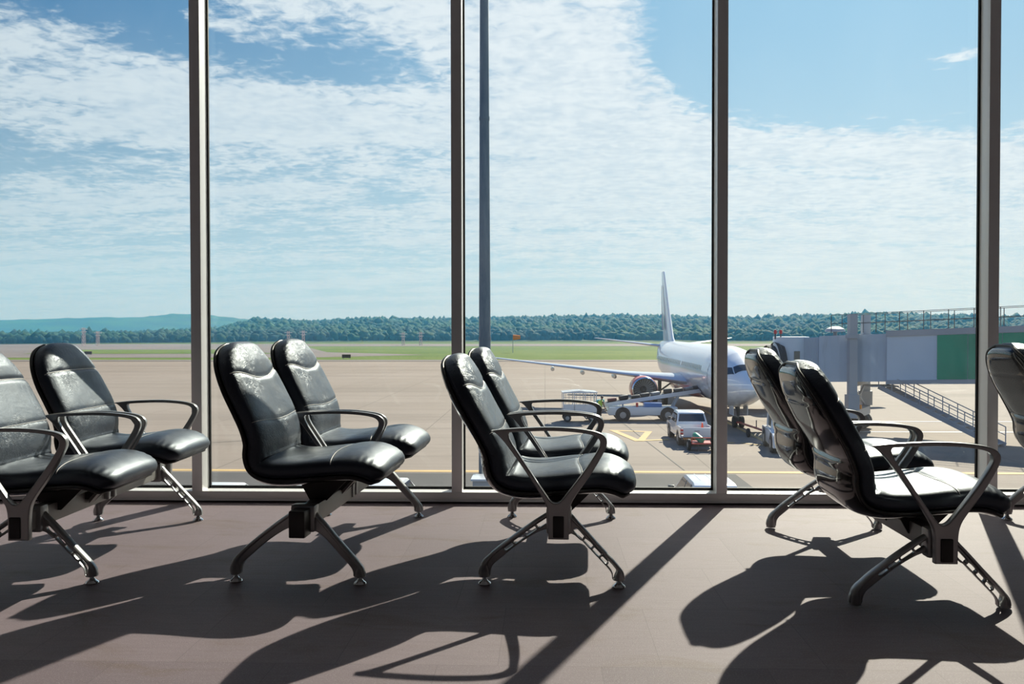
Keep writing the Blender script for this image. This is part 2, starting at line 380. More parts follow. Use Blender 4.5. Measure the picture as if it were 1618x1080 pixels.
# ------------------------------------------------------------------ two-seat benches
BASE_PTS = [(-0.405, 0.846), (-0.378, 0.782), (-0.318, 0.672), (-0.252, 0.556), (-0.214, 0.478), (-0.203, 0.422), (-0.180, 0.385),
            (-0.125, 0.369), (-0.04, 0.369), (0.08, 0.379), (0.18, 0.384), (0.24, 0.374), (0.284, 0.352), (0.301, 0.334)]
def set_profile(upr):
    '''upr = 0 for a well reclined back, 1 for a more upright one'''
    global MID, ARC, LTOT, S_BEND, S_HEAD, S_LUMB, S_SEAT
    pts = []
    for x, z in BASE_PTS:
        d = np.interp(z, [0.36, 0.385, 0.42, 0.487, 0.553, 0.596, 0.664, 0.79, 0.85], [0, 0.012, 0.020, 0.034, 0.047, 0.050, 0.052, 0.058, 0.062]) if x < -0.15 else 0
        pts.append((x+d*upr, z+(0.006*upr if z > 0.6 else 0)))
    MID = crom(pts, 24)
    seg = np.linalg.norm(np.diff(MID, axis=0), axis=1); ARC = np.concatenate([[0], np.cumsum(seg)]); LTOT = ARC[-1]
    S_BEND = float(ARC[np.argmin(np.abs(MID[:, 0]+0.178)+np.abs(MID[:, 1]-0.384))])
    S_HEAD, S_LUMB, S_SEAT = 0.155, 0.345, S_BEND+0.29
set_profile(0)
def mid_at(s):
    s = min(max(s, 0), LTOT); x = np.interp(s, ARC, MID[:, 0]); z = np.interp(s, ARC, MID[:, 1])
    e = 0.006; a = max(s-e, 0); b = min(s+e, LTOT)
    T = np.array([np.interp(b, ARC, MID[:, 0])-np.interp(a, ARC, MID[:, 0]), np.interp(b, ARC, MID[:, 1])-np.interp(a, ARC, MID[:, 1])])
    T /= np.linalg.norm(T)
    return np.array([x, z]), T, np.array([-T[1], T[0]])
def half_w(s, W=0.232):
    base = np.interp(s, [0, 0.12, 0.3, S_BEND-0.08, S_BEND+0.1, LTOT], [W*0.97, W*0.97, W, W*0.975, W, W*0.985])
    r0, r1 = 0.225, 0.120
    k = 1.0
    if s < r0: k = (max(1e-6, 1-((r0-s)/r0)**2.2))**(1/2.15)
    if s > LTOT-r1: k = (max(1e-6, 1-((s-LTOT+r1)/r1)**3.0))**(1/2.6)
    return base*(0.10+0.90*k) if s < r0 else base*(0.62+0.38*k) if s > LTOT-r1 else base
def half_h(s, H=0.042):
    k = 1.0; r = 0.034
    if s < r: k = math.sqrt(max(0, 1-((r-s)/r)**2))
    if s > LTOT-r: k = math.sqrt(max(0, 1-((s-LTOT+r)/r)**2))
    return H*k
def seam_s(s0, dip, t): return s0+dip*(math.cos(t*PI*0.9)*0.5+0.0)
def cushion_pt(s, a, dip, d=0.0):
    """a = angle round the section, d = extra outward offset"""
    C, T, N = mid_at(s); hw = half_w(s)+d; hh = half_h(s)+d
    c, q = math.cos(a), math.sin(a)
    e = 2/4.4
    y = hw*math.copysign(abs(c)**e, c); n = hh*math.copysign(abs(q)**(2/3.3), q)
    t = y/max(hw, 1e-6)
    if q > 0:
        puff = (1-t*t)
        endk = min(1, s/0.10, (LTOT-s)/0.10)
        n += 0.010*puff*endk
        if s < S_BEND: n -= 0.012*puff*math.exp(-((s-0.42*S_BEND-0.12)/0.16)**2)      # hollow back
        if s < S_HEAD: n += 0.006*puff*math.sin(PI*max(0, s)/S_HEAD)
        if s > S_BEND: n -= 0.012*puff*math.exp(-((s-S_BEND-0.15)/0.13)**2)          # sat-in seat
        if s > S_SEAT: n += 0.008*puff*math.sin(PI*min(1, (s-S_SEAT)/(LTOT-S_SEAT)))
        for s0, dp, g, wd in ((S_HEAD, dip, 0.0060, 0.009), (S_LUMB, dip*0.3, 0.0028, 0.008), (S_SEAT, -0.02, 0.0030, 0.008)):
            n -= g*min(1, q*1.6)*math.exp(-((s-seam_s(s0, dp, t))/wd)**2)
        n -= 0.012*min(1, q*1.5)*math.exp(-((s-S_BEND)/0.014)**2)
        # gathers under the headrest seam and pinches at the seat's front corners
        n += 0.0016*math.sin(y*150+1.3*math.sin(y*40))*math.exp(-((s-S_HEAD-0.045)/0.035)**2)*puff
        n += 0.0022*math.sin(s*260)*math.exp(-((s-LTOT+0.075)/0.04)**2)*max(0, abs(t)-0.72)/0.28
        n += 0.0016*math.sin(s*230)*math.exp(-((s-0.055)/0.045)**2)*max(0, abs(t)-0.72)/0.28
        n += 0.0012*math.sin(y*190+2)*math.exp(-((s-S_BEND+0.03)/0.025)**2)
    p = C+N*n
    return (p[0], y, p[1])
def cushion_mesh(name, s0, s1, ns, dip, m):
    NA = 72; secs = []
    for i in range(ns+1):
        u = i/ns
        s = s0+(s1-s0)*u
        if s0 == 0: s = s1*(u**1.25)
        elif s1 == LTOT: s = LTOT-(LTOT-s0)*((1-u)**1.25)
        secs.append([cushion_pt(s, 2*PI*(k+0.5)/NA, dip) for k in range(NA)])
    return MB().loft(secs).mesh(name, m, 70)
def seam_mesh(name, s0, dip, m, r=0.0019):
    P = []
    for i in range(41):
        a = PI*(0.055+0.89*i/40); c = math.cos(a); t = math.copysign(abs(c)**(2/4.4), c)
        p = cushion_pt(seam_s(s0, dip, t), a, dip); C, T, N = mid_at(seam_s(s0, dip, t))
        P.append((p[0]+N[0]*0.0012, p[1], p[2]+N[1]*0.0012))
    return MB().tube(P, r, 6).mesh(name, m, 60)
def rim_mesh():
    P = []
    NN = 150
    for i in range(NN+1):
        s = 0.004+(LTOT-0.008)*i/NN; C, T, N = mid_at(s); p = C-N*(half_h(s)*0.82+0.002); P.append((p[0], half_w(s)*0.985, p[1]))
    Q = [(x, -y, z) for x, y, z in P[::-1]]
    L = P+Q+[P[0]]
    return MB().tube(L, 0.0072, 8, caps=False).mesh('edge_piping', M_RIM, 60)
def shell_mesh():
    NA = 40; secs = []; NS = 110
    for i in range(NS+1):
        s = 0.012+(LTOT-0.03)*i/NS; C, T, N = mid_at(s)
        hw = half_w(s)-0.014
        sl = 0.36
        B = np.interp(s, [0, 0.05, 0.12, 0.22, 0.33, sl-0.004, sl+0.004, 0.42, S_BEND-0.02, S_BEND+0.06, S_BEND+0.2, LTOT-0.07, LTOT],
                      [0.004, 0.018, 0.026, 0.030, 0.024, 0.020, 0.026, 0.034, 0.036, 0.034, 0.026, 0.018, 0.004])
        B -= 0.004*math.exp(-((s-0.125)/0.006)**2)+0.008*math.exp(-((s-sl)/0.005)**2)
        wk = np.interp(s, [0, 0.15, 0.30, sl-0.004, sl+0.004, S_BEND, S_BEND+0.15, LTOT], [0.98, 0.95, 0.86, 0.82, 0.88, 0.93, 0.97, 0.99])
        q = []
        for k in range(NA):
            a = 2*PI*(k+0.5)/NA; c, sn = math.cos(a), math.sin(a)
            y = hw*math.copysign(abs(c)**(2/4.0), c); t = y/hw
            if sn >= 0: n = -half_h(s)*0.80; yy = y
            else:
                n = -half_h(s)*0.92-0.004-B*(abs(sn)**1.3); yy = y*(wk+(1-wk)*abs(c)**6)
            p = C+N*n; q.append((p[0], yy, p[1]))
        secs.append(q)
    return MB().loft(secs).mesh('seat_shell', M_SHELL, 60)

def arm_mesh(half, zb=0.186):
    outer = [(-0.228, 0.577), (-0.17, 0.5835), (-0.123, 0.5875), (-0.003, 0.593), (0.087, 0.589), (0.155, 0.580), (0.188, 0.569), (0.205, 0.546),
             (0.198, 0.513), (0.148, 0.426), (0.087, 0.342), (0.071, 0.310), (0.0655, 0.27), (0.0655, zb+0.005), (0.0655, zb), (0.060, zb), (-0.004, zb), (-0.009, zb), (-0.009, zb+0.005), (-0.009, 0.285), (-0.022, 0.325),
             (-0.105, 0.452), (-0.192, 0.569)]
    inner = [(-0.166, 0.5695), (-0.12, 0.5745), (0.0, 0.579), (0.087, 0.575), (0.145, 0.567), (0.170, 0.556), (0.179, 0.540), (0.173, 0.516),
             (0.125, 0.440), (0.047, 0.337), (0.030, 0.319), (0.014, 0.316), (0.000, 0.324), (-0.022, 0.353), (-0.092, 0.459)]
    return flat_shape('armrest', [chaikin(outer, 2), chaikin(inner, 2)], half, 0.0045, M_ALU)
LEG_F = [(0.055, 0.288), (0.075, 0.268), (0.115, 0.222), (0.176, 0.156), (0.240, 0.088), (0.262, 0.062), (0.268, 0.043), (0.268, 0.026), (0.222, 0.026),
         (0.222, 0.048), (0.212, 0.066), (0.182, 0.097), (0.150, 0.131), (0.100, 0.184), (0.062, 0.200), (0.020, 0.204), (0.020, 0.288)]
LEG_R = [(0.004, 0.288), (-0.014, 0.272), (-0.058, 0.243), (-0.112, 0.206), (-0.170, 0.163), (-0.218, 0.122), (-0.256, 0.084), (-0.270, 0.058), (-0.271, 0.028), (-0.226, 0.028),
         (-0.225, 0.058), (-0.214, 0.078), (-0.194, 0.094), (-0.148, 0.134), (-0.090, 0.176), (-0.036, 0.207), (0.000, 0.214), (0.036, 0.210), (0.036, 0.288)]
SLOT_F = [((0.090, 0.208), (0.113, 0.183), 0.0080), ((0.126, 0.173), (0.146, 0.151), 0.0072), ((0.157, 0.139), (0.175, 0.120), 0.0063), ((0.186, 0.108), (0.200, 0.093), 0.0054)]
SLOT_R = [((-0.016, 0.243), (-0.047, 0.222), 0.0080), ((-0.061, 0.2126), (-0.092, 0.191), 0.0072), ((-0.105, 0.1816), (-0.133, 0.161), 0.0063), ((-0.146, 0.1516), (-0.168, 0.135), 0.0054)]
def capsule(p, q, r, n=7):
    p, q = np.array(p), np.array(q); d = (q-p)/np.linalg.norm(q-p); a0 = math.atan2(d[1], d[0]); out = []
    for k in range(n): a = a0-PI/2+PI*k/(n-1); out.append(q+r*np.array([math.cos(a), math.sin(a)]))
    for k in range(n): a = a0+PI/2+PI*k/(n-1); out.append(p+r*np.array([math.cos(a), math.sin(a)]))
    return out[::-1]
def leg_mesh(outline, slots, front):
    me = flat_shape('leg', [chaikin(outline, 2)]+[capsule(*s) for s in slots], 0.0105, 0.004, M_ALU)
    rail = ([(0.052, 0.276), (0.110, 0.218), (0.170, 0.152), (0.234, 0.083), (0.246, 0.062), (0.247, 0.044), (0.247, 0.028)] if front else
            [(0.005, 0.276), (-0.058, 0.236), (-0.110, 0.199), (-0.167, 0.156), (-0.214, 0.117), (-0.245, 0.082), (-0.2485, 0.055), (-0.2485, 0.030)])
    P = crom(rail, 6); n = len(P)
    rs = [np.interp(i/(n-1), [0, 0.62, 0.86, 1], [0.0080, 0.0086, 0.0185, 0.0222]) for i in range(n)]
    mb = MB().tube([(p[0], 0, p[1]) for p in P], rs, 14, True, 1.0, (0, 1, 0), [np.interp(i/(n-1), [0, 0.62, 0.86, 1], [2.3, 2.2, 1.15, 1.0]) for i in range(n)])
    # widen in y only: rebuild radii so that the rail is a flattened round bar
    bm = bmesh.new(); bm.from_mesh(me); me2 = mb.mesh('leg', M_ALU, 50); bm.from_mesh(me2); bm.to_mesh(me); bm.free(); bpy.data.meshes.remove(me2)
    me.shade_smooth(); me.set_sharp_from_angle(angle=math.radians(40))
    return me
def foot_mesh(): return MB().lathe([(0.0, 0.0), (0.0235, 0.0), (0.0245, 0.003), (0.0225, 0.0075), (0.0130, 0.014), (0.0090, 0.021), (0.0085, 0.032), (0.0, 0.032)], 24).mesh('foot', M_CHROME, 40)

BL = 1.102; ARMY = 0.60                                    # distance between the two leg frames
SEATY = 0.292
ME = {}
for upr, dip in ((1.0, 0.0), (1.0, 0.045), (0.0, 0.045), (0.28, 0.045), (0.28, 0.0), (0.5, 0.0)):
    set_profile(upr)
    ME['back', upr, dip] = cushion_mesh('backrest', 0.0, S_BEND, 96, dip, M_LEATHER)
    ME['hseam', upr, dip] = seam_mesh('headrest_seam', S_HEAD, dip, M_SEAM)
    ME['rim', upr] = rim_mesh(); ME['shell', upr] = shell_mesh()
    ME['lseam', upr, dip] = seam_mesh('lumbar_seam', S_LUMB, dip*0.3, M_SEAM, 0.0011)
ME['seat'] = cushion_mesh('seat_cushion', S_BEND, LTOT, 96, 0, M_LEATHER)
ME['sseam'] = seam_mesh('seat_seam', S_SEAT, -0.02, M_SEAM, 0.0012)
ME['foot'] = foot_mesh()
ME['arm'] = arm_mesh(0.0135); ME['armmid'] = arm_mesh(0.011, 0.216)
ME['legF', 1] = leg_mesh(LEG_F, SLOT_F, True); ME['legR', 1] = leg_mesh(LEG_R, SLOT_R, False)
ME['legF', 0] = leg_mesh(LEG_F, [], True); ME['legR', 0] = leg_mesh(LEG_R, [], False)
ME['beam'] = MB().box((0.028, 0, 0.247), (0.062, 2*ARMY-0.04, 0.072)).mesh('beam', M_BEAM, 30, 0.006)
ME['hub'] = MB().box((0.028, 0, 0.245), (0.092, 0.055, 0.10)).mesh('hub', M_ALU, 40, 0.010)
ME['cap'] = MB().box((0.028, 0, 0.232), (0.040, 0.03, 0.078)).mesh('end_cap', M_BLACK, 30, 0.004)
ME['capbig'] = MB().box((0.028, 0, 0.238), (0.060, 0.075, 0.098)).mesh('end_cap', M_BLACK, 30, 0.005)
b = MB()
for yy in (-0.10, 0.10):
    poly = [(-0.115, 0.318), (-0.095, 0.335), (0.175, 0.344), (0.185, 0.330), (0.150, 0.322), (0.062, 0.235), (-0.006, 0.235), (-0.045, 0.305)]
    b.prism(poly, yy-0.004, yy+0.004)
b.box((0.03, 0, 0.290), (0.10, 0.19, 0.03)); b.box((-0.085, 0.0, 0.322), (0.05, 0.21, 0.018)); b.box((0.15, 0, 0.330), (0.05, 0.21, 0.012))
b.cyl((-0.07, -0.10, 0.318), (-0.07, -0.10, 0.292), 0.012); b.cyl((-0.07, 0.10, 0.318), (-0.07, 0.10, 0.292), 0.012)
ME['bracket'] = b.mesh('seat_bracket', M_BSTEEL, 30)
ME['brace'] = MB().prism([(0.058, 0.215), (0.150, 0.318), (0.176, 0.325), (0.060, 0.275)], -0.02, 0.02).mesh('brace', M_BEAM, 30)

BENCH_GROUP = 'two-seat airport benches by the window'
def bench(x, y, rz, label, dip=0.0, slots=1, arms=('near', 'mid', 'far'), big_caps=False, span=1.0, upr=(0.0, 0.0), dz=(0, 0), z=0.0, pads=1, legy=BL/2, ox=0.0):
    t = empty('airport_bench', (x, y, z), rz, label, 'bench', BENCH_GROUP)
    for i, sy in enumerate((-SEATY, SEATY)):
        u = upr[i]; h = dz[i]
        sh = link('seat_shell', ME['shell', u], t, (ox, sy, h)); link('edge_piping', ME['rim', u], sh)
        bk = link('backrest', ME['back', u, dip], t, (ox, sy, h))
        link('headrest_seam', ME['hseam', u, dip], bk); link('lumbar_seam', ME['lseam', u, dip], bk)
        se = link('seat_cushion', ME['seat'], t, (ox, sy, h)); link('seat_seam', ME['sseam'], se)
        link('seat_bracket', ME['bracket'], t, (ox, sy, h)); link('brace', ME['brace'], t, (ox, sy+0.13*(1 if sy < 0 else -1), h))
    link('beam', ME['beam'], t)
    for e in (-1, 1):
        yy = e*legy
        hb = link('hub', ME['hub'], t, (0, yy, 0))
        link('end_cap', ME['capbig' if big_caps else 'cap'], hb, (0, e*0.055 if big_caps else e*(ARMY-legy+0.004), 0))
        for nm, fx in (('legF', 0.247), ('legR', -0.2485)):
            lg = link('leg', ME[nm, slots], t, (0, yy, 0)); lg.scale = (span, 1, 1)
            if pads: link('foot', ME['foot'], lg, (fx, 0, 0))
    if 'near' in arms: link('armrest', ME['arm'], t, (ox, -ARMY, 0))
    if 'far' in arms: link('armrest', ME['arm'], t, (ox, ARMY, 0))
    if 'mid' in arms:
        for d in (-0.026, 0.026): link('armrest', ME['armmid'], t, (ox, d, 0))
    return t
bench(-1.952, 3.4984, 0.03, 'black leather two-seat bench at far left, its near seat cut by the frame edge', 0.0, upr=(1.0, 1.0), dz=(0.015, 0.030), legy=0.505, ox=0.010)
bench(-0.8976, 3.5785, -0.0461, 'black leather two-seat bench with no end armrests and solid unslotted legs', 0.045, 0, ('mid',), True, 0.957, upr=(1.0, 1.0), dz=(0.042, 0.048))
bench(0.0529, 3.5677, -0.0535, 'black leather two-seat bench seen side-on in front of the light pole', 0.045, upr=(0.0, 0.28), dz=(0.0, 0.012))
bench(1.312, 3.3662, -0.0152, 'black leather two-seat bench at right turning its glossy backs to us', 0.0, upr=(0.5, 0.5), dz=(0.0, 0.034), z=-0.022, pads=0)
bench(2.53, 3.58, -0.02, 'black two-seat bench mostly cut off by the right frame edge', 0.0, upr=(0.28, 0.28), dz=(0.02, 0.03))

# ------------------------------------------------------------------ airfield ground
def ground_mat(name, ca, cb, joints=None, streak=0.5, spot=(0.4, 0.33, 0.25)):
    m = bpy.data.materials.new(name); m.use_nodes = True; t = NT(m.node_tree); b = t.n['Principled BSDF']
    o = t.new('ShaderNodeTexCoord').outputs['Object']
    big = t.noise(o, 0.035, 5, 0.6)
    st = t.noise(t.vmul(o, (0.022, 0.30, 1)), 1.0, 6, 0.62, 0.6)
    c = t.mix(t.mapr(big, 0.3, 0.7), ca, cb)
    c = t.mix(t.mapr(st, 0.45, 0.70, 0, streak), c, tuple(x*0.60 for x in ca))
    s2 = t.noise(t.vmul(o, (0.05, 1.1, 1)), 1.0, 5, 0.6, 0.4); c = t.mix(t.mapr(s2, 0.52, 0.72, 0, streak*0.6), c, tuple(x*0.62 for x in ca))
    c = t.mix(t.mapr(t.noise(o, 0.9, 6, 0.7), 0.5, 0.8, 0, 0.30), c, tuple(x*0.7 for x in ca))
    if joints:
        br = t.new('ShaderNodeTexBrick', inp={'Vector': o, 'Color1': (0, 0, 0), 'Color2': (1, 1, 1), 'Mortar': (0.5, 0.5, 0.5), 'Scale': 1.0,
                   'Mortar Size': 0.035, 'Mortar Smooth': 0.2, 'Brick Width': joints[0], 'Row Height': joints[1]})
        br.offset = 0.0
        c = t.mix(t.m('MULTIPLY', br.outputs['Color'], 0.12), c, tuple(x*1.15 for x in cb))
        c = t.mix(t.m('MULTIPLY', br.outputs['Fac'], 0.55), c, tuple(x*0.35 for x in ca))
    t.set(b.inputs['Base Color'], c); b.inputs['Roughness'].default_value = 0.85; b.inputs['Specular IOR Level'].default_value = 0.2
    return m
M_APRON = ground_mat('concrete apron', (0.22, 0.175, 0.140), (0.26, 0.212, 0.175), (7.5, 7.5))
M_ROAD = ground_mat('asphalt service road', (0.072, 0.068, 0.066), (0.085, 0.080, 0.077), None, 0.3)
M_RUNWAY = ground_mat('runway asphalt', (0.16, 0.138, 0.13), (0.195, 0.168, 0.158), None, 0.4)
M_LINEY = mat('yellow ground paint', (0.46, 0.30, 0.11), 0.8, var=(0.7, 0.25)); M_LINEW = mat('white ground paint', (0.62, 0.60, 0.56), 0.8, var=(0.7, 0.2))
def grass_mat(name, a, b2):
    m = bpy.data.materials.new(name); m.use_nodes = True; t = NT(m.node_tree); b = t.n['Principled BSDF']
    o = t.new('ShaderNodeTexCoord').outputs['Object']
    c = t.mix(t.mapr(t.noise(t.vmul(o, (0.02, 0.05, 1)), 1.0, 6, 0.65), 0.3, 0.7), a, b2)
    c = t.mix(t.mapr(t.noise(o, 0.5, 5, 0.7), 0.45, 0.75, 0, 0.5), c, tuple(x*0.55 for x in a))
    t.set(b.inputs['Base Color'], c); b.inputs['Roughness'].default_value = 0.9; b.inputs['Specular IOR Level'].default_value = 0.1
    return m
M_GRASS = grass_mat('airfield grass', (0.070, 0.130, 0.022), (0.130, 0.175, 0.040))
GY0 = WALL+0.5
struct('apron_ground', MB().box((0, (GY0+1400)/2, G-0.25), (2600, 1400-GY0, 0.5)), M_APRON)
def strip(name, x0, x1, y0, y1, h, m): return struct(name, MB().box(((x0+x1)/2, (y0+y1)/2, G+h/2), (x1-x0, y1-y0, h)), m)
strip('service_road', -90, 8.3, 14, 36.0, 0.010, M_ROAD)
strip('yellow_edge_line', -90, 90, 36.25, 36.75, 0.012, M_LINEY)
strip('grass_strip', -900, 900, 172, 1400, 0.05, M_GRASS)
strip('apron_shoulder', -900, 900, 165, 172.5, 0.06, M_RUNWAY)
strip('runway', -900, 900, 318, 372, 0.09, M_RUNWAY)
tw = MB(); tw.add([(-400, 186, G+0.08), (-55, 186, G+0.08), (-30, 207, G+0.08), (-62, 232, G+0.08), (-95, 320, G+0.08), (-400, 320, G+0.08)], [(0, 1, 2, 3, 4, 5)])
tw.add([(-400, 186, G), (-55, 186, G), (-30, 207, G), (-62, 232, G), (-95, 320, G), (-400, 320, G)], [(5, 4, 3, 2, 1, 0)])
struct('taxiway', tw, M_RUNWAY)
isl = MB()
for pts in (((-140, 216), (-70, 216), (-78, 226), (-92, 262), (-150, 262)),): isl.add([(x, y, G+0.11) for x, y in pts], [tuple(range(len(pts)))])
struct('grass_island', isl, M_GRASS)
lm = MB()
def gline(mb, pts, wd, h=0.014):
    for (x0, y0), (x1, y1) in zip(pts[:-1], pts[1:]):
        d = Vector((x1-x0, y1-y0, 0)); n = Vector((-d.y, d.x, 0)).normalized()*wd/2; z = G+h
        mb.add([(x0-n.x, y0-n.y, z), (x0+n.x, y0+n.y, z), (x1+n.x, y1+n.y, z), (x1-n.x, y1-n.y, z)], [(3, 2, 1, 0)])
gline(lm, [(4.05, 51.6), (6.6, 50.9)], 0.45); gline(lm, [(4.3, 51.4), (5.3, 46.6)], 0.42, 0.016); gline(lm, [(6.4, 50.9), (5.4, 46.6)], 0.42, 0.018)
gline(lm, [(5.2, 46.8), (7.1, 47.3)], 0.4, 0.02)
struct('yellow_stand_marking', lm, M_LINEY)
l2 = MB(); gline(l2, [(12.4, 40.5), (12.4, 66)], 0.3); gline(l2, [(10.9, 46.0), (17, 40.2)], 0.25, 0.016); gline(l2, [(7.6, 48.5), (10.5, 45.9)], 0.4, 0.016)
struct('yellow_lead_in_line', l2, M_LINEY)
l3 = MB(); gline(l3, [(16.5, 51.2), (44, 51.2)], 0.35); gline(l3, [(20, 57), (60, 57)], 0.3)
struct('white_stand_line', l3, M_LINEW)
jt = MB(); gline(jt, [(5.15, 58), (6.25, 37)], 0.06); gline(jt, [(13.5, 49), (17.8, 37.5)], 0.06); gline(jt, [(-21, 44), (-14.5, 48)], 0.07)
struct('apron_joint', jt, mat('dark joint filler', (0.05, 0.045, 0.04), 0.8))

# ------------------------------------------------------------------ forested hills
def ico(sub=1):
    bm = bmesh.new(); bmesh.ops.create_icosphere(bm, subdivisions=sub, radius=1.0)
    v = np.array([q.co[:] for q in bm.verts]); f = np.array([[q.index for q in p.verts] for p in bm.faces]); bm.free(); return v, f
def forest_mat():
    m = bpy.data.materials.new('tree crowns'); m.use_nodes = True; t = NT(m.node_tree); b = t.n['Principled BSDF']
    o = t.new('ShaderNodeTexCoord').outputs['Object']
    c = t.mix(t.mapr(t.noise(t.vmul(o, (0.012, 0.012, 0.05)), 1.0, 4, 0.6), 0.35, 0.68), (0.006, 0.050, 0.040), (0.036, 0.125, 0.034))  # blue-green crowns: part of the distance haze is put into the colour
    c = t.mix(t.mapr(t.noise(o, 0.35, 6, 0.75), 0.35, 0.7, 0, 0.6), c, (0.007, 0.032, 0.036))
    t.set(b.inputs['Base Color'], c); b.inputs['Roughness'].default_value = 0.8; b.inputs['Specular IOR Level'].default_value = 0.15
    t.set(b.inputs['Normal'], t.new('ShaderNodeBump', inp={'Height': t.noise(o, 0.9, 5, 0.75), 'Strength': 0.9, 'Distance': 1.2}))
    return m
M_FOREST = forest_mat()
M_HILLG = grass_mat('wooded slope', (0.045, 0.085, 0.03), (0.09, 0.12, 0.04))
# skyline of the wooded ridge: photograph-independent heights above the apron, by azimuth (degrees), at 720 m
RA = np.radians([-40, -34, -31, -25, -22, -19.5, -16, -12, -8, -3, 2, 6, 10, 14, 18, 22, 26, 30, 36, 44])
RH = np.array([4, 4.5, 5, 6, 9, 17, 15, 17.5, 17, 18, 19.5, 20, 18.5, 17, 19, 20.5, 18, 16, 17, 16])
def ridge(x, y):
    r = np.hypot(x, y); a = np.arctan2(x, y)
    h = np.interp(a, RA, RH)-6.2
    u = np.clip((r-455)/265, 0, 1.25); return G+h*u*(1.5-0.5*u)+0.2
NXs, NYs = 120, 16
aa = np.linspace(math.radians(-42), math.radians(46), NXs); rr = np.linspace(440, 800, NYs)
vs = [(r*math.sin(a), r*math.cos(a), float(ridge(np.array(r*math.sin(a)), np.array(r*math.cos(a))))) for r in rr for a in aa]
fs = [(i*NXs+k, i*NXs+k+1, (i+1)*NXs+k+1, (i+1)*NXs+k) for i in range(NYs-1) for k in range(NXs-1)]
mb = MB(); mb.add(vs, fs); struct('wooded_hillside', mb, M_HILLG, 180)
def crowns(n, r0, r1, a0, a1, size, seed, hfun, sub=1):
    rg = np.random.default_rng(seed); iv, jf = ico(sub)
    r = np.sqrt(rg.uniform(r0**2, r1**2, n)); a = np.radians(rg.uniform(a0, a1, n)); x, y = r*np.sin(a), r*np.cos(a)
    s = size*rg.uniform(0.6, 1.35, n); z = hfun(x, y)+s*rg.uniform(0.35, 1.1, n)
    V = iv[None]*np.stack([s, s, s*rg.uniform(0.75, 1.25, n)], 1)[:, None, :]
    V = V*(1+0.22*rg.standard_normal((n, iv.shape[0], 1)))+np.stack([x, y, z], 1)[:, None, :]
    F = jf[None]+(np.arange(n)*iv.shape[0])[:, None, None]
    return V.reshape(-1, 3), F.reshape(-1, 3)
VF = [crowns(7500, 455, 560, -38, 42, 2.3, 1, ridge), crowns(8500, 560, 735, -38, 42, 2.6, 2, ridge), crowns(1500, 700, 730, -38, 42, 2.6, 3, ridge)]
off = 0; VV = []; FF = []
for v, f in VF: VV.append(v); FF.append(f+off); off += len(v)
VV = np.concatenate(VV); FF = np.concatenate(FF)
me = bpy.data.meshes.new('forest'); me.vertices.add(len(VV)); me.vertices.foreach_set('co', VV.ravel())
me.loops.add(len(FF)*3); me.loops.foreach_set('vertex_index', FF.ravel().astype(np.int32)); me.polygons.add(len(FF))
me.polygons.foreach_set('loop_start', np.arange(0, len(FF)*3, 3, dtype=np.int32)); me.polygons.foreach_set('loop_total', np.full(len(FF), 3, dtype=np.int32))
me.update(); me.validate(); me.materials.append(M_FOREST); me.shade_smooth()
tag(link('forest', me), 'dense green forest covering the low ridge beyond the airfield', 'forest', kind='stuff')
def far_hill(name, r, pts, m, depth=500):
    az_ = np.radians(np.linspace(pts[0][0], pts[-1][0], 90)); hh = np.interp(np.degrees(az_), [p[0] for p in pts], [p[1] for p in pts])
    hh = hh+np.array([0.03*max(h, 0)*math.sin(i*1.7)*math.sin(i*0.53) for i, h in enumerate(hh)])
    mb = MB(); n = 90; vs = []
    for q, k in ((0, 0.0), (0.25, 0.55), (0.5, 0.85), (0.75, 0.97), (1.0, 1.0)):
        for a, h in zip(az_, hh): vs.append(((r+depth*q)*math.sin(a), (r+depth*q)*math.cos(a), G+(h)*k))
    mb.add(vs, [(i*n+k, i*n+k+1, (i+1)*n+k+1, (i+1)*n+k) for i in range(4) for k in range(n-1)])
    return struct(name, mb, m, 180)
far_hill('distant_hill', 1700, [(-46, 22), (-38, 26), (-33, 31), (-29, 37), (-26, 38), (-23, 34), (-20, 26), (-17, 18), (-10, 10)], M_FOREST)
far_hill('far_blue_hill', 3600, [(-32, 10), (-27, 62), (-24.5, 84), (-22.5, 78), (-20, 58), (-17, 20), (-12, 0)], M_FOREST)
# summer haze over the airfield: a real, very thin scattering volume
hz = bpy.data.materials.new('summer haze'); hz.use_nodes = True; t = NT(hz.node_tree); t.n.clear()
vs_ = t.new('ShaderNodeVolumeScatter', inp={'Color': (0.10, 0.54, 1.0), 'Density': 0.00085, 'Anisotropy': 0.0})
t.l.new(vs_.outputs[0], t.new('ShaderNodeOutputMaterial').inputs[1])
hb_ = MB().box((0, 560, G+36), (2400, 760, 71.6)).build('haze', hz, None, 0); tag(hb_, 'thin bluish summer haze lying over the airfield and hills', 'haze', kind='stuff')

# ------------------------------------------------------------------ shared outdoor materials
M_WHITE = mat('white vehicle paint', (0.70, 0.71, 0.73), 0.25, coat=0.6, var=(0.8, 0.04)); M_TYRE = mat('black tyre', (0.018, 0.018, 0.019), 0.8)
M_HUBCAP = mat('grey wheel hub', (0.32, 0.32, 0.33), 0.4, metal=0.5); M_RED = mat('red lamp', (0.55, 0.03, 0.03), 0.3); M_ORANGE = mat('orange lamp', (0.85, 0.30, 0.03), 0.3)
M_GREY = mat('grey painted metal', (0.36, 0.37, 0.39), 0.5, var=(1.2, 0.10)); M_DGREY = mat('dark grey metal', (0.07, 0.072, 0.078), 0.6); M_LAMP = mat('pale lamp glass', (0.6, 0.6, 0.58), 0.2)
M_REDP = mat('red paint', (0.52, 0.05, 0.04), 0.35, coat=0.4); M_BLUEP = mat('blue paint', (0.05, 0.20, 0.52), 0.35); M_GREEN = mat('green gas bottle paint', (0.03, 0.30, 0.17), 0.4)
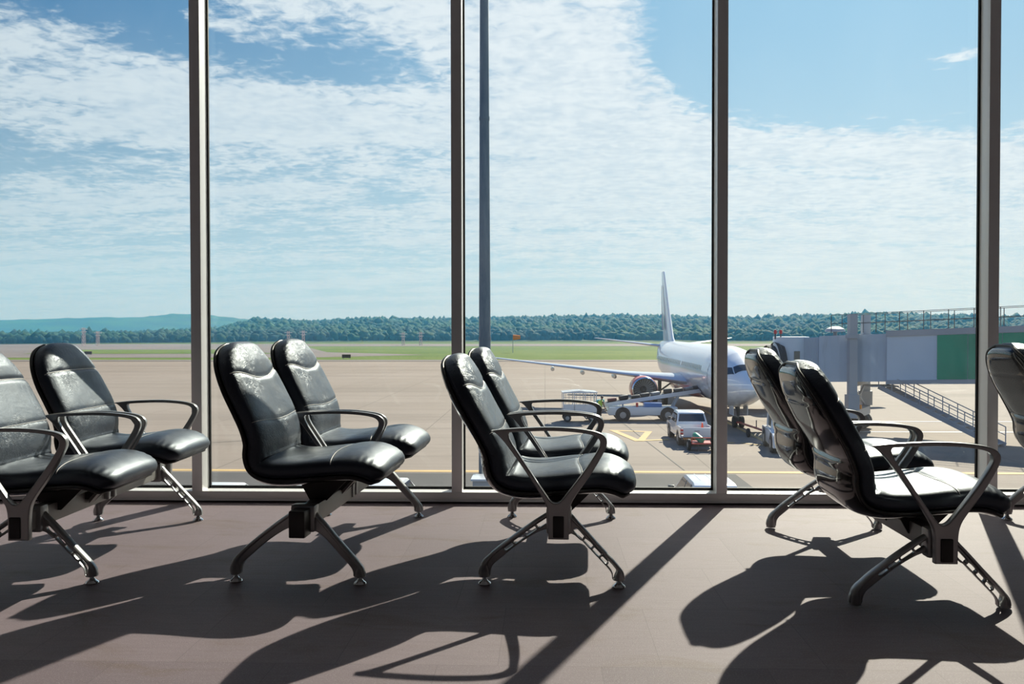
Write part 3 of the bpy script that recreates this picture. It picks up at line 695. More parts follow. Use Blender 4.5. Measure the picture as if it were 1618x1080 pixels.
M_CONE = mat('orange traffic cone', (0.85, 0.10, 0.04), 0.5); M_MIRROR = mat('mirror housing', (0.05, 0.055, 0.06), 0.3)
def wheel_mesh(r, wd):
    return MB().lathe([(0.0, -wd*0.46), (r*0.55, -wd*0.46), (r*0.60, -wd*0.5), (r*0.93, -wd*0.5), (r, -wd*0.36), (r, wd*0.36), (r*0.93, wd*0.5), (r*0.60, wd*0.5), (r*0.55, wd*0.46), (0.0, wd*0.46)], 28, axis='y').mesh('wheel', M_TYRE, 40)
def wheel(parent, me, c, r, wd, hub=True):
    o = link('wheel', me, parent, c)
    if hub: MB().lathe([(0, -wd*0.53), (r*0.3, -wd*0.53), (r*0.5, -wd*0.50), (r*0.5, wd*0.50), (r*0.3, wd*0.53), (0, wd*0.53)], 20, axis='y').build('hub', M_HUBCAP, o)
    return o

# ------------------------------------------------------------------ airliner: nose towards the terminal. local x = lateral (viewer's right), y = aft, z up
AX, AY = 12.45, 49.4
plane = empty('airliner', (AX, AY, G), 0, 'white twin-engine airliner with red engines parked nose towards the window', 'airplane')
ST = [(0.0, .03, .03, 2.70), (0.12, .28, .28, 2.71), (.4, .52, .54, 2.74), (.9, .82, .86, 2.80), (1.6, 1.12, 1.18, 2.90), (2.4, 1.38, 1.46, 3.02), (3.4, 1.62, 1.74, 3.12), (4.8, 1.80, 1.92, 3.19), (6.5, 1.88, 2.0, 3.22),
      (12, 1.88, 2.0, 3.22), (20, 1.88, 2.0, 3.22), (26, 1.88, 2.0, 3.22), (29, 1.76, 1.80, 3.42), (32, 1.42, 1.46, 3.76), (35, .95, 1.0, 4.20), (37.5, .45, .52, 4.62), (38.9, .16, .2, 4.86)]
def fus(y):
    a = [s[0] for s in ST]; return [float(np.interp(y, a, [s[i] for s in ST])) for i in (1, 2, 3)]
ys = sorted(set([s[0] for s in ST]+list(np.linspace(1, 38.5, 48))+[0.04, 0.25, 0.6]))
NF = 40; secs = []
for y in ys:
    a, b_, c = fus(y); secs.append([(a*math.cos(2*PI*k/NF), y, c+b_*math.sin(2*PI*k/NF)) for k in range(NF)])
M_PLANE = bpy.data.materials.new('airliner livery'); M_PLANE.use_nodes = True
t = NT(M_PLANE.node_tree); b = t.n['Principled BSDF']; o = t.new('ShaderNodeTexCoord').outputs['Object']; q = t.new('ShaderNodeSeparateXYZ', inp={0: o})
wob = t.m('MULTIPLY', t.m('SUBTRACT', t.noise(t.vmul(o, (0, 0.25, 0)), 1.0, 2), 0.5), 1.2)
zz_ = t.m('ADD', q.outputs[2], wob)
sel = t.m('MULTIPLY', t.mapr(q.outputs[1], 9.5, 13.0), t.mapr(q.outputs[1], 22.0, 18.5))
red = t.m('MULTIPLY', sel, t.mapr(zz_, 2.15, 2.05, smooth=True)); blu = t.m('MULTIPLY', sel, t.m('MULTIPLY', t.mapr(zz_, 2.7, 2.55), t.mapr(zz_, 2.2, 2.3)))
c = t.mix(t.noise(o, 0.8, 4), (0.72, 0.74, 0.77), (0.80, 0.81, 0.83))
c = t.mix(t.m('MULTIPLY', blu, 0.7), c, (0.12, 0.20, 0.45)); c = t.mix(t.m('MULTIPLY', red, 0.8), c, (0.55, 0.08, 0.09))
t.set(b.inputs['Base Color'], c); b.inputs['Roughness'].default_value = 0.28; b.inputs['Coat Weight'].default_value = 0.5
MB().loft(secs).build('fuselage', M_PLANE, plane, 60)
def on_fus(y, ang, d=0.0):
    a, b_, c = fus(y); return ((a+d)*math.cos(ang), y, c+(b_+d)*math.sin(ang))
def fus_patch(name, y0, y1, a0, a1, m, parent, d=0.012, nu=4, nv=4):
    mb = MB(); vs = [on_fus(y0+(y1-y0)*i/nu, a0+(a1-a0)*k/nv, d) for i in range(nu+1) for k in range(nv+1)]
    mb.add(vs, [(i*(nv+1)+k, i*(nv+1)+k+1, (i+1)*(nv+1)+k+1, (i+1)*(nv+1)+k) for i in range(nu) for k in range(nv)])
    return mb.build(name, m, parent, 60)
# cabin windows (both sides), doors, cockpit glazing
M_PWIN = mat('dark cabin window', (0.03, 0.04, 0.055), 0.1)
wl = fus_patch('cabin_window', 6.95, 7.19, PI-0.175, PI-0.335, M_PWIN, plane, 0.012, 2, 2)
wr = fus_patch('cabin_window', 6.95, 7.19, 0.335, 0.175, M_PWIN, plane, 0.012, 2, 2)
for i in range(1, 44):
    if 15 < i < 17: continue
    for w0 in (wl, wr):
        c_ = w0.copy(); COL.objects.link(c_); c_.parent = plane; c_.location = (0, 0.51*i if i < 40 else 0.51*i, 0)
        if 0.51*i+7.2 > 26: c_.location = (0, 0.51*i, 0)
fus_patch('cargo_door', 8.3, 9.6, PI+0.52, PI+1.02, mat('open hold door, dark blue', (0.03, 0.05, 0.16), 0.4), plane, 0.03)
for sg in (1, -1):
    for (q0, q1, q2, q3) in (((1.15, 85), (1.72, 86), (1.95, 52), (1.38, 42)), ((1.42, 39), (1.98, 49), (2.42, 38), (2.0, 25)), ((2.06, 23), (2.47, 36), (2.95, 31), (2.75, 19))):
        mb = MB(); vs = []
        for a in range(5):
            for b2 in range(5):
                u, v = a/4, b2/4
                y = (q0[0]*(1-u)+q3[0]*u)*(1-v)+(q1[0]*(1-u)+q2[0]*u)*v; g = (q0[1]*(1-u)+q3[1]*u)*(1-v)+(q1[1]*(1-u)+q2[1]*u)*v
                an = math.radians(g); an = an if sg > 0 else PI-an
                vs.append(on_fus(y, an, 0.02))
        mb.add(vs, [(p*5+r, p*5+r+1, (p+1)*5+r+1, (p+1)*5+r) for p in range(4) for r in range(4)])
        mb.build('cockpit_window', M_CARGLASS, plane, 60)
for sgn in (0, 1):
    a_, b2_ = (PI-0.52, PI+0.45) if sgn == 0 else (-0.45, 0.52)
    dr = fus_patch('door', 4.9, 5.75, a_, b2_, M_PLANE, plane, 0.022)
def airfoil(chord, th, n=14):
    xs = [0.5*(1-math.cos(PI*i/n)) for i in range(n+1)]
    y = lambda x: 5*th*(0.2969*math.sqrt(x)-0.126*x-0.3516*x*x+0.2843*x**3-0.1036*x**4)
    return [(x*chord, y(x)*chord) for x in xs]+[(x*chord, -0.7*y(x)*chord) for x in xs[-2:0:-1]]
M_WING = mat('pale grey wing paint', (0.50, 0.54, 0.60), 0.25, metal=0.25, var=(0.6, 0.06))
for sx in (-1, 1):
    secs = []
    for lat, le, ch, zc, tk in ((1.4, 13.1, 7.6, 2.35, .14), (3.0, 14.3, 6.1, 2.50, .13), (4.83, 15.5, 4.7, 2.66, .12), (6.0, 16.15, 4.0, 2.77, .11), (10.5, 18.6, 2.9, 3.22, .11), (14.5, 20.8, 2.0, 3.62, .10), (17.0, 22.2, 1.4, 3.88, .10), (17.2, 22.6, 0.8, 3.9, .08)):
        secs.append([(sx*lat, le+x, zc+z) for x, z in airfoil(ch, tk)])
    wg = MB().loft(secs).build('wing', M_WING, plane, 50)
    for lat, le in ((6.7, 19.2), (9.3, 20.0), (11.8, 21.0)):
        z0 = np.interp(lat, [3, 17], [2.3, 3.75])
        MB().tube([(sx*lat, le-1.6, z0-0.05), (sx*lat, le-0.8, z0-0.22), (sx*lat, le+0.6, z0-0.25), (sx*lat, le+1.9, z0-0.05)], [0.05, 0.17, 0.17, 0.03], 10).build('flap_fairing', M_WING, wg, 60)
    ecx, ey, ez, er = sx*4.83, 13.5, 1.72, 1.02
    eng = MB().lathe([(er*0.90, 0.0), (er*0.985, 0.10), (er*1.02, 0.45), (er*1.02, 1.3), (er*0.95, 2.4), (er*0.74, 3.4), (er*0.62, 3.75), (er*0.55, 3.7), (er*0.5, 2.5)], 36, (ecx, ey, ez), 'y', False).build('engine', mat('red engine cowling', (0.60, 0.07, 0.05), 0.3, coat=0.5), plane, 40)
    MB().lathe([(er*0.80, 0.55), (er*0.80, 0.25), (er*0.83, 0.05), (er*0.88, -0.05), (er*0.93, -0.02), (er*0.965, 0.08), (er*0.99, 0.16)], 36, (ecx, ey, ez), 'y', False).build('intake_lip', M_CHROME, eng, 60)
    MB().lathe([(0, 1.05), (er*0.82, 1.05), (er*0.82, 0.3)], 36, (ecx, ey, ez), 'y', False).build('intake', M_DGREY, eng, 50)
    fb_ = MB()
    for k in range(24):
        a = 2*PI*k/24; ca, sa = math.cos(a), math.sin(a); a2 = a+0.19
        fb_.add([(ecx+.25*ca, ey+.92, ez+.25*sa), (ecx+er*.8*ca, ey+.90, ez+er*.8*sa), (ecx+er*.8*math.cos(a2), ey+1.0, ez+er*.8*math.sin(a2)), (ecx+.25*math.cos(a2), ey+1.0, ez+.25*math.sin(a2))], [(0, 1, 2, 3)])
    fb_.build('fan_blades', M_GREY, eng, 0)
    MB().lathe([(0, 0.55), (.12, 0.66), (.24, 0.9), (.26, 1.04)], 20, (ecx, ey, ez), 'y').build('spinner', M_DGREY, eng, 60)
    MB().prism([(ey-ey+14.6, 2.55), (16.5, 2.95), (18.5, 2.75), (17.4, 2.2), (15.0, 2.3)], 0, 1, lambda x, y, z: (ecx+(y-0.5)*0.34, x, z)).build('pylon', M_WHITE, eng, 0)
    # tailplane
    secs = [[(sx*lat, le+x, zc+z) for x, z in airfoil(ch, tk, 8)] for lat, le, ch, zc, tk in ((0.4, 33.0, 3.9, 4.62, .10), (3.8, 35.1, 2.5, 5.05, .09), (7.0, 37.1, 1.3, 5.45, .08), (7.2, 37.5, .7, 5.47, .08))]
    MB().loft(secs).build('tailplane', M_WING, plane, 50)
    # main gear
    gx, gy = sx*2.86, 19.6
    mg = MB().cyl((gx, gy, 0.55), (gx, gy, 2.6), 0.13, 0.17).cyl((gx, gy, 1.2), (gx-sx*1.25, gy, 2.1), 0.07).cyl((gx-0.42, gy, 0.56), (gx+0.42, gy, 0.56), 0.08).build('main_gear', M_DGREY, plane)
    wm = wheel_mesh(0.56, 0.38)
    for dx in (-0.43, 0.43):
        w_ = link('wheel', wm, mg, (gx+dx, gy, 0.56), (0, 0, PI/2))
secs = [[(z, le+x, zc) for x, z in airfoil(ch, tk, 8)] for zc, le, ch, tk in ((4.7, 29.0, 8.4, .085), (5.5, 31.0, 6.6, .09), (8.0, 33.2, 4.8, .09), (11.0, 35.6, 3.0, .09), (12.35, 36.7, 2.1, .09), (12.45, 37.1, 1.5, .06))]
fin = MB().loft(secs).build('tail_fin', M_PLANE, plane, 50)
st = MB().add([(-0.31, 36.3, 6.3), (-0.26, 36.9, 8.0), (-0.12, 38.15, 11.0), (-0.16, 37.6, 11.0), (-0.33, 35.8, 8.0), (-0.40, 34.6, 6.3)], [(0, 1, 2, 3, 4, 5)])
st.build('tail_stripe', mat('dark blue livery paint', (0.05, 0.07, 0.22), 0.35), fin, 0)
ng = MB().cyl((0, 3.9, 0.4), (0, 3.9, 1.6), 0.09, 0.12).cyl((-0.24, 3.9, 0.37), (0.24, 3.9, 0.37), 0.06).cyl((0, 3.9, 0.9), (0, 5.0, 1.5), 0.06).build('nose_gear', M_DGREY, plane)
MB().box((-0.45, 3.8, 1.15), (0.05, 1.1, 0.6)).box((0.45, 3.8, 1.15), (0.05, 1.1, 0.6)).build('gear_door', M_WHITE, ng, 0)
wm = wheel_mesh(0.37, 0.24)
for dx in (-0.22, 0.22): link('wheel', wm, ng, (dx, 3.9, 0.37), (0, 0, PI/2))
# belly fairing
MB().loft([[(2.0*k*math.cos(2*PI*j/24), y, 1.9+0.85*k*math.sin(2*PI*j/24)) for j in range(24)] for y, k in ((11.6, .3), (12.6, .75), (14.5, 1.0), (20, 1.0), (22, .7), (23, .3))]).build('belly_fairing', M_PLANE, plane, 60)

# ------------------------------------------------------------------ jet bridge
jb = empty('jet_bridge', (16.0, 54.0, G), 0, 'grey boarding bridge with a green panel reaching the airliner door', 'boarding bridge')
M_JB = bpy.data.materials.new('ribbed grey cladding'); M_JB.use_nodes = True; t = NT(M_JB.node_tree); b = t.n['Principled BSDF']; o = t.new('ShaderNodeTexCoord').outputs['Object']
q = t.new('ShaderNodeSeparateXYZ', inp={0: o})
c = t.mix(t.noise(o, 0.7, 5), (0.40, 0.46, 0.52), (0.50, 0.56, 0.62)); c = t.mix(t.mapr(t.noise(t.vmul(o, (2, 2, 0.3)), 1.0, 5, 0.7), 0.5, 0.8, 0, 0.4), c, (0.20, 0.20, 0.21))
t.set(b.inputs['Base Color'], c); b.inputs['Roughness'].default_value = 0.55
wv = t.new('ShaderNodeTexWave', wave_type='BANDS', bands_direction='X', wave_profile='SIN', inp={'Vector': o, 'Scale': 0.8})
t.set(b.inputs['Normal'], t.new('ShaderNodeBump', inp={'Height': wv.outputs[0], 'Strength': 0.35, 'Distance': 0.06}))
M_JBFLAT = mat('smooth grey panel', (0.52, 0.59, 0.66), 0.45, var=(0.6, 0.08)); M_GPANEL = mat('green glazed panel', (0.02, 0.28, 0.16), 0.25, var=(0.5, 0.35))
# tunnel axis in local coordinates
A = Vector((1.2, -0.3, 4.45)); Bv = Vector((20.5, -12.4, 5.35)); D = (Bv-A).normalized(); Rv = Vector((D.y, -D.x, 0)).normalized(); Uv = Rv.cross(D).normalized()
def tun(mb, s0, s1, wd, z0, z1, dy=0.0):
    vs = []
    for s_ in (s0, s1):
        for a, h in ((-1, z0), (1, z0), (1, z1), (-1, z1)): vs.append(A+D*s_+Rv*(a*wd/2+dy)+Vector((0, 0, h)))
    return mb.add(vs, [(0, 1, 2, 3), (7, 6, 5, 4), (0, 4, 5, 1), (1, 5, 6, 2), (2, 6, 7, 3), (3, 7, 4, 0)])
tun(MB(), -1.0, 1.2, 2.6, -1.35, 1.35).build('cab_tunnel', M_JB, jb, 0)
inner = tun(MB(), 0.9, 5.0, 3.0, -1.45, 1.42).build('tunnel', M_JB, jb, 0)
rb = MB()
for k in range(22): s_ = -0.95+k*0.085; tun(rb, s_, s_+0.035, 2.7, -1.25, 1.3)
rb.build('corrugation', M_JBFLAT, jb, 0)
outer = tun(MB(), 4.85, 23.5, 3.3, -1.55, 1.55).build('tunnel', M_JBFLAT, jb, 0)
for z0, z1 in ((-1.60, -1.35), (1.25, 1.60)):
    tun(MB(), 4.8, 23.5, 3.42, z0, z1).build('tunnel_rail', M_GREY, jb, 0)
for s0, s1 in ((7.55, 9.1), (9.13, 10.8), (10.83, 12.4), (12.43, 14.0)):
    tun(MB(), s0, s1, 0.06, -1.33, 1.23, 1.66).build('green_panel', M_GPANEL, jb, 0)
# rotunda cab and bellows canopy against the aircraft
cab = MB().loft([[(-0.05+1.1*math.cos(2*PI*k/20), -0.2+1.3*math.sin(2*PI*k/20), z) for k in range(20)] for z in (2.85, 5.6, 5.85)]).build('cab', M_JBFLAT, jb, 30)
MB().box((-0.05, -1.50, 4.5), (0.35, 0.06, 0.9)).build('cab_window', M_CARGLASS, cab, 0)
bel = MB()
for k in range(7):
    x = -0.75-0.24*k; e = 0.10*(k % 2)
    bel.loft([[(xx, -0.4+(1.75+e)*math.cos(PI*j/12), 3.3+(2.2+e-0.1*k)*math.sin(PI*j/12)) for j in range(13)] for xx in (x, x-0.11, x-0.22)], False, False)
bel.build('bellows_canopy', mat('dark bellows fabric', (0.055, 0.052, 0.05), 0.9, bump=(5, 0.8, 0.1)), jb, 0)
for x in (-1.25, -0.9):
    p = MB().cyl((x, -0.9, 5.7), (x, -0.9, 6.05), 0.05).build('beacon', M_DGREY, jb); MB().lathe([(0.10, 6.05), (0.10, 6.22), (0.05, 6.30), (0, 6.31)], 12, (x, -0.9, 0)).build('red_lamp', M_RED, p)
d_ = MB().lathe([(0.12, 5.85), (0.12, 6.15), (0.62, 6.18), (0.55, 6.36), (0.25, 6.50), (0, 6.52)], 20, (A+D*1.5).to_tuple()[:2]+(0,)).build('roof_vent', M_GREY, jb)
# lift columns, bogie, braces
for off_, nm in ((1.95, 0), (-1.95, 1)):
    c0 = A+D*2.95+Rv*off_
    col = MB().box((c0.x, c0.y, 4.1), (0.46, 0.46, 6.3)).build('lift_column', M_GREY, jb, 0); MB().box((c0.x, c0.y, 5.9), (0.62, 0.62, 0.25)).box((c0.x, c0.y, 1.9), (0.66, 0.66, 0.9)).build('collar', M_GREY, col, 0)
ca, cb = A+D*2.95+Rv*1.95, A+D*2.95-Rv*1.95
MB().bar((ca.x, ca.y, 1.15), (cb.x, cb.y, 1.15), 0.6, 0.5).bar((ca.x, ca.y, 1.4), (cb.x, cb.y, 2.9), 0.12, 0.12).bar((ca.x, ca.y, 2.9), (cb.x, cb.y, 1.4), 0.12, 0.12).bar((ca.x, ca.y, 3.0), (cb.x, cb.y, 3.0), 0.4, 0.3).build('axle_frame', M_GREY, jb, 0)
wm = wheel_mesh(0.5, 0.42)
for off_ in (1.45, 0.85, -0.85, -1.45):
    p = A+D*2.95+Rv*off_; w_ = wheel(jb, wm, (p.x, p.y, 0.5), 0.5, 0.42); w_.rotation_euler = (0, 0, math.atan2(D.y, D.x))
pb = A+D*2.95+Rv*2.1; MB().cyl((pb.x+0.5, pb.y, 1.5), (pb.x+0.5, pb.y, 1.75), 0.12).build('orange_beacon', M_ORANGE, jb)
# roof railing
rl = MB()
for sd_ in (1.0, -1.0):
    zt = lambda s_: A+D*s_+Rv*(sd_*1.45)+Vector((0, 0, 1.55))
    for k in range(14): p = zt(1.6+k*1.3); rl.bar(p, p+Vector((0, 0, 1.15)), 0.035, 0.035)
    for h in (0.6, 1.15): rl.bar(zt(1.6)+Vector((0, 0, h)), zt(18.5)+Vector((0, 0, h)), 0.03, 0.03)
rl.build('roof_railing', M_DGREY, jb, 0)
# service stair down to the apron
s0 = Vector((4.6, -3.3, 2.85)); s1 = Vector((8.5, -9.2, 0.05)); sdv = s1-s0; hd = Vector((sdv.x, sdv.y, 0)).normalized(); sw = Vector((hd.y, -hd.x, 0))*0.42
sr = MB()
for q_ in (-1, 1): sr.bar(s0+sw*q_, s1+sw*q_, 0.07, 0.28)
stair = sr.build('stair', M_GREY, jb, 0)
NSt = 15
for k in range(NSt):
    p = s0+sdv*((k+0.5)/NSt); MB().bar(p-sw, p+sw, 0.28, 0.04).build('step', M_GREY, stair, 0)
for q_ in (-1, 1):
    h_ = MB(); u1 = Vector((0, 0, 1.0)); u2 = Vector((0, 0, 0.55))
    h_.bar(s0+sw*q_+u1, s1+sw*q_+u1, 0.045, 0.045); h_.bar(s0+sw*q_+u2, s1+sw*q_+u2, 0.035, 0.035)
    for k in range(9): p = s0+sdv*(k/8)+sw*q_; h_.bar(p, p+u1, 0.04, 0.04)
    h_.build('handrail', M_GREY, stair, 0)
lp = A+D*5.6+Rv*0.8
MB().box((4.6, -3.0, 2.87), (1.6, 1.4, 0.08)).build('landing', M_GREY, jb, 0)

# ------------------------------------------------------------------ road vehicles: local x = forward, y = left, z up
def car_body(parent, prof, hw, belt, tumble, m, wheels, wr, bevel=0.05):
    """one painted shell: side profile extruded across, upper part leaning in; wheel arches cut as dark liners"""
    def fn(x, y, z):
        k = max(0, (z-belt))*tumble
        endn = 0.06*max(0, (abs(x)-prof_len*0.42))/max(0.01, prof_len*0.08)
        return (x, math.copysign(max(0.1, abs(y)-k-endn), y), z)
    xs = [p[0] for p in prof]; prof_len = max(xs)-min(xs)
    body = MB().prism(prof, -hw, hw, fn).build('body', m, parent, 35, bevel)
    lin = MB()
    for wx in wheels:
        for s_ in (-1, 1): lin.cyl((wx, s_*(hw-0.16), wr*1.02), (wx, s_*(hw+0.012), wr*1.02), wr*1.16, n=24)
    lin.build('wheel_arch', M_BLACK, body, 40)
    me = wheel_mesh(wr, 0.21)
    for wx in wheels:
        for s_ in (-1, 1): wheel(parent, me, (wx, s_*(hw-0.09), wr), wr, 0.21)
    return body
def quad(mb, a, b, c, d): return mb.add([a, b, c, d], [(0, 1, 2, 3)])
def pane(name, parent, pts, m, th=0.012):
    """a glass pane lying just proud of the body"""
    P = [Vector(p) for p in pts]; n = (P[1]-P[0]).cross(P[2]-P[0]).normalized()*th
    mb = MB(); k = len(P); mb.add([p+n for p in P]+[p-n for p in P], [tuple(range(k)), tuple(range(2*k-1, k-1, -1))]+[(i, k+i, k+(i+1) % k, (i+1) % k) for i in range(k)])
    return mb.build(name, m, parent, 0)
def passenger_car(loc, rz, label, group, m=M_WHITE, L=4.6, hw=0.92, H=1.75, van=0.0, glass=M_CARGLASS2, cat='car'):
    r = empty('car', loc, rz, label, cat, group)
    b = 0.56*H; tb = 0.36
    hood = 0.30*L; fx = L/2
    prof = [(-fx, 0.32), (-fx, b*0.9), (-fx+0.06, b), (-fx+0.45+0.1*van, H*0.96), (-fx+0.75, H), (fx-hood-1.05+0.25*van, H), (fx-hood-0.80+0.25*van, H*0.975), (fx-hood+0.05, b+0.04), (fx-0.35, b-0.12), (fx-0.05, b-0.30), (fx, 0.50), (fx-0.05, 0.26)]
    car_body(r, prof, hw, b, tb, m, (-L*0.29, L*0.30), 0.33)
    # windscreen, rear and side glass
    wx0, wx1 = fx-hood+0.05, fx-hood-0.80+0.25*van; hw1 = hw-(H*0.975-b)*tb
    f = lambda t: (wx0+(wx1-wx0)*t, b+0.04+(H*0.975-b-0.04)*t)
    (xa, za), (xb, zb) = f(0.06), f(0.93)
    wy = lambda z: hw-(z-b)*tb-0.08
    pane('windscreen', r, [(xa, -wy(za), za), (xa, wy(za), za), (xb, wy(zb), zb), (xb, -wy(zb), zb)], glass)
    pane('rear_window', r, [(-fx+0.10, wy(b+.06), b+0.06), (-fx+0.10, -wy(b+.06), b+0.06), (-fx+0.40, -wy(H*.9), H*0.91), (-fx+0.40, wy(H*.9), H*0.91)], M_CARGLASS)
    for s_ in (1, -1):
        yy = lambda z: s_*(hw-(z-b)*tb+0.004)
        z0, z1 = b+0.05, H*0.93
        mid = (wx1-fx+0.75)*0.5+0.1
        for xa_, xb_, xc_, xd_ in ((mid+0.05, wx0-0.28, wx1+0.02, mid+0.02), (-fx+0.62, mid-0.05, mid-0.08, -fx+0.85)):
            pane('side_window', r, [(xa_, yy(z0), z0), (xb_, yy(z0), z0), (xc_, yy(z1), z1), (xd_, yy(z1), z1)], M_CARGLASS)
        mo = MB().box((wx0-0.30, s_*(hw+0.13), b+0.10), (0.12, 0.20, 0.15)).bar((wx0-0.30, s_*(hw-0.02), b+0.05), (wx0-0.30, s_*(hw+0.12), b+0.08), 0.06, 0.05).build('wing_mirror', M_MIRROR, r, 30, 0.02)
        MB().box((fx-0.06, s_*(hw-0.28), b-0.30), (0.14, 0.36, 0.15)).build('headlamp', M_LAMP, r, 30, 0.02)
        MB().box((-fx+0.02, s_*(hw-0.16), b-0.08), (0.08, 0.22, 0.26)).build('tail_lamp', M_RED, r, 30, 0.02)
    MB().box((fx-0.02, 0, 0.52), (0.06, 0.9, 0.16)).build('grille', M_DGREY, r, 0)
    return r
CG = 'cars parked below the window'
suv = passenger_car((5.30, 27.4, G), PI/2, 'white car parked tail-on below the third mullion, roof ribs and both mirrors showing', CG, L=4.5, hw=0.88, H=1.52, glass=M_CARGLASS)
for k in range(3): MB().box((-0.6, -0.36+0.36*k, 1.523), (1.15, 0.025, 0.012)).build('roof_rib', M_WHITE, suv, 0)
passenger_car((-5.15, 26.9, G), PI/2-0.06, 'white hatchback with blue rear glass beneath the front seat tips of the second bench', CG, L=4.1, hw=0.86, H=1.48)
passenger_car((-7.75, 26.7, G), PI/2-0.04, 'white car glimpsed between the seat and legs of the second bench', CG, L=4.3, hw=0.86, H=1.42)
passenger_car((-10.35, 26.2, G), PI/2-0.05, 'low white car just showing its roof beside the first mullion', CG, L=4.3, hw=0.86, H=1.42)

# pickup truck seen from behind
pk = empty('pickup_truck', (8.18, 47.0, G), PI/2, 'white crew-cab pickup truck facing the airliner with an orange cone in its bed', 'pickup truck')
prof = [(0.0, 0.50), (0.0, 1.02), (1.52, 1.04), (1.56, 1.10), (1.80, 1.66), (2.10, 1.74), (2.95, 1.74), (3.25, 1.66), (3.85, 1.12), (4.75, 1.02), (5.10, 0.86), (5.15, 0.50), (4.9, 0.38), (0.2, 0.40)]
prof = [(x-2.575, z) for x, z in prof]
tp = lambda x: x-2.575
MB().prism([(tp(a), z) for a, z in ((1.50, 0.42), (1.50, 1.08), (1.80, 1.66), (2.10, 1.74), (2.95, 1.74), (3.25, 1.66), (3.85, 1.12), (4.75, 1.02), (5.10, 0.86), (5.15, 0.50), (4.9, 0.38))], -0.88, 0.88, lambda x, y, z: (x, math.copysign(abs(y)-max(0, z-1.08)*0.26, y), z)).build('cab', M_WHITE, pk, 35, 0.05)
bed = MB()
for s_ in (-1, 1): bed.box((tp(0.78), s_*0.86, 0.76), (1.50, 0.06, 0.56))
bed.box((tp(0.78), 0, 0.55), (1.50, 1.70, 0.08)).box((tp(1.49), 0, 0.78), (0.05, 1.7, 0.55))
bed.build('cargo_bed', M_WHITE, pk, 0)
tg = MB().box((tp(0.02), 0, 0.78), (0.07, 1.46, 0.52)).build('tailgate', M_WHITE, pk, 30, 0.02)
MB().box((tp(-0.02), 0, 0.86), (0.03, 0.28, 0.06)).build('handle', M_GREY, tg, 0)
for s_ in (-1, 1):
    for zz_, mm in ((0.90, M_RED), (0.72, M_RED), (0.81, M_LAMP)): MB().box((tp(0.0), s_*0.815, zz_), (0.08, 0.14, 0.10 if mm is M_RED else 0.07)).build('tail_lamp', mm, pk, 0)
    for a, b_, c_, d_ in ((1.85, 2.42, 2.42, 1.98), (2.50, 3.55, 3.12, 2.50)):
        yb = lambda z: s_*(0.885-max(0, z-1.08)*0.26)
        pane('side_window', pk, [(tp(a), yb(1.14), 1.14), (tp(b_), yb(1.14), 1.14), (tp(c_), yb(1.60), 1.60), (tp(d_), yb(1.60), 1.60)], M_CARGLASS)
    MB().box((tp(3.35), s_*1.0, 1.20), (0.10, 0.18, 0.20)).build('wing_mirror', M_MIRROR, pk, 30, 0.02)
    MB().cyl((tp(0.95), s_*0.60, 0.37), (tp(0.95), s_*0.895, 0.37), 0.46).build('wheel_arch', M_BLACK, pk); MB().cyl((tp(4.15), s_*0.60, 0.37), (tp(4.15), s_*0.895, 0.37), 0.46).build('wheel_arch', M_BLACK, pk)
pane('rear_window', pk, [(tp(1.575), 0.74, 1.20), (tp(1.575), -0.74, 1.20), (tp(1.75), -0.66, 1.60), (tp(1.75), 0.66, 1.60)], M_CARGLASS, 0.02)
pane('windscreen', pk, [(tp(3.83), -0.76, 1.16), (tp(3.83), 0.76, 1.16), (tp(3.30), 0.66, 1.62), (tp(3.30), -0.66, 1.62)], M_CARGLASS, 0.02)
bp = MB().box((tp(-0.08), 0, 0.46), (0.14, 1.66, 0.15)).build('rear_bumper', M_DGREY, pk, 30, 0.02)
for k in range(7): MB().add([(tp(-0.155), 0.72-0.11*k, 0.40), (tp(-0.155), 0.66-0.11*k, 0.40), (tp(-0.155), 0.71-0.11*k, 0.52), (tp(-0.155), 0.77-0.11*k, 0.52)], [(3, 2, 1, 0)]).build('hazard_stripe', M_ORANGE, bp, 0)
MB().box((tp(-0.156), -0.25, 0.47), (0.01, 0.40, 0.11)).build('number_plate', M_LAMP, bp, 0)
wm = wheel_mesh(0.37, 0.24)
for wx in (0.95, 4.15):
    for s_ in (-1, 1): wheel(pk, wm, (tp(wx), s_*0.78, 0.37), 0.37, 0.24)
MB().lathe([(0.0, 0.0), (0.18, 0.0), (0.18, 0.03), (0.12, 0.03), (0.035, 0.62), (0, 0.63)], 16).build('traffic_cone', M_CONE, None, 40, 0, (8.62, 45.25, G+0.59))
tag(bpy.data.objects['traffic_cone'], 'orange traffic cone standing in the bed of the white pickup', 'traffic cone')
# gas bottle cart hitched behind the pickup
gc = empty('bottle_cart', (8.15, 43.15, G), PI/2, 'small red two-wheeled cart towed behind the white pickup', 'cart')
MB().box((0, 0, 0.42), (1.0, 1.1, 0.07)).bar((0.4, 0, 0.42), (1.15, 0, 0.45), 0.07, 0.07).bar((-0.45, -0.55, 0.45), (-0.45, -0.55, 0.75), 0.05, 0.05).bar((-0.45, 0.55, 0.45), (-0.45, 0.55, 0.75), 0.05, 0.05).bar((-0.45, -0.55, 0.72), (-0.45, 0.55, 0.72), 0.05, 0.05).build('frame', M_REDP, gc, 0)
MB().bar((-0.3, 0.2, 0.40), (-0.3, 0.2, 0.03), 0.05, 0.05).bar((-0.42, 0.2, 0.03), (-0.18, 0.2, 0.03), 0.1, 0.05).build('prop_stand', M_DGREY, gc, 0)
wm = wheel_mesh(0.30, 0.16)
for s_ in (-1, 1): wheel(gc, wm, (0, s_*0.62, 0.30), 0.30, 0.16)
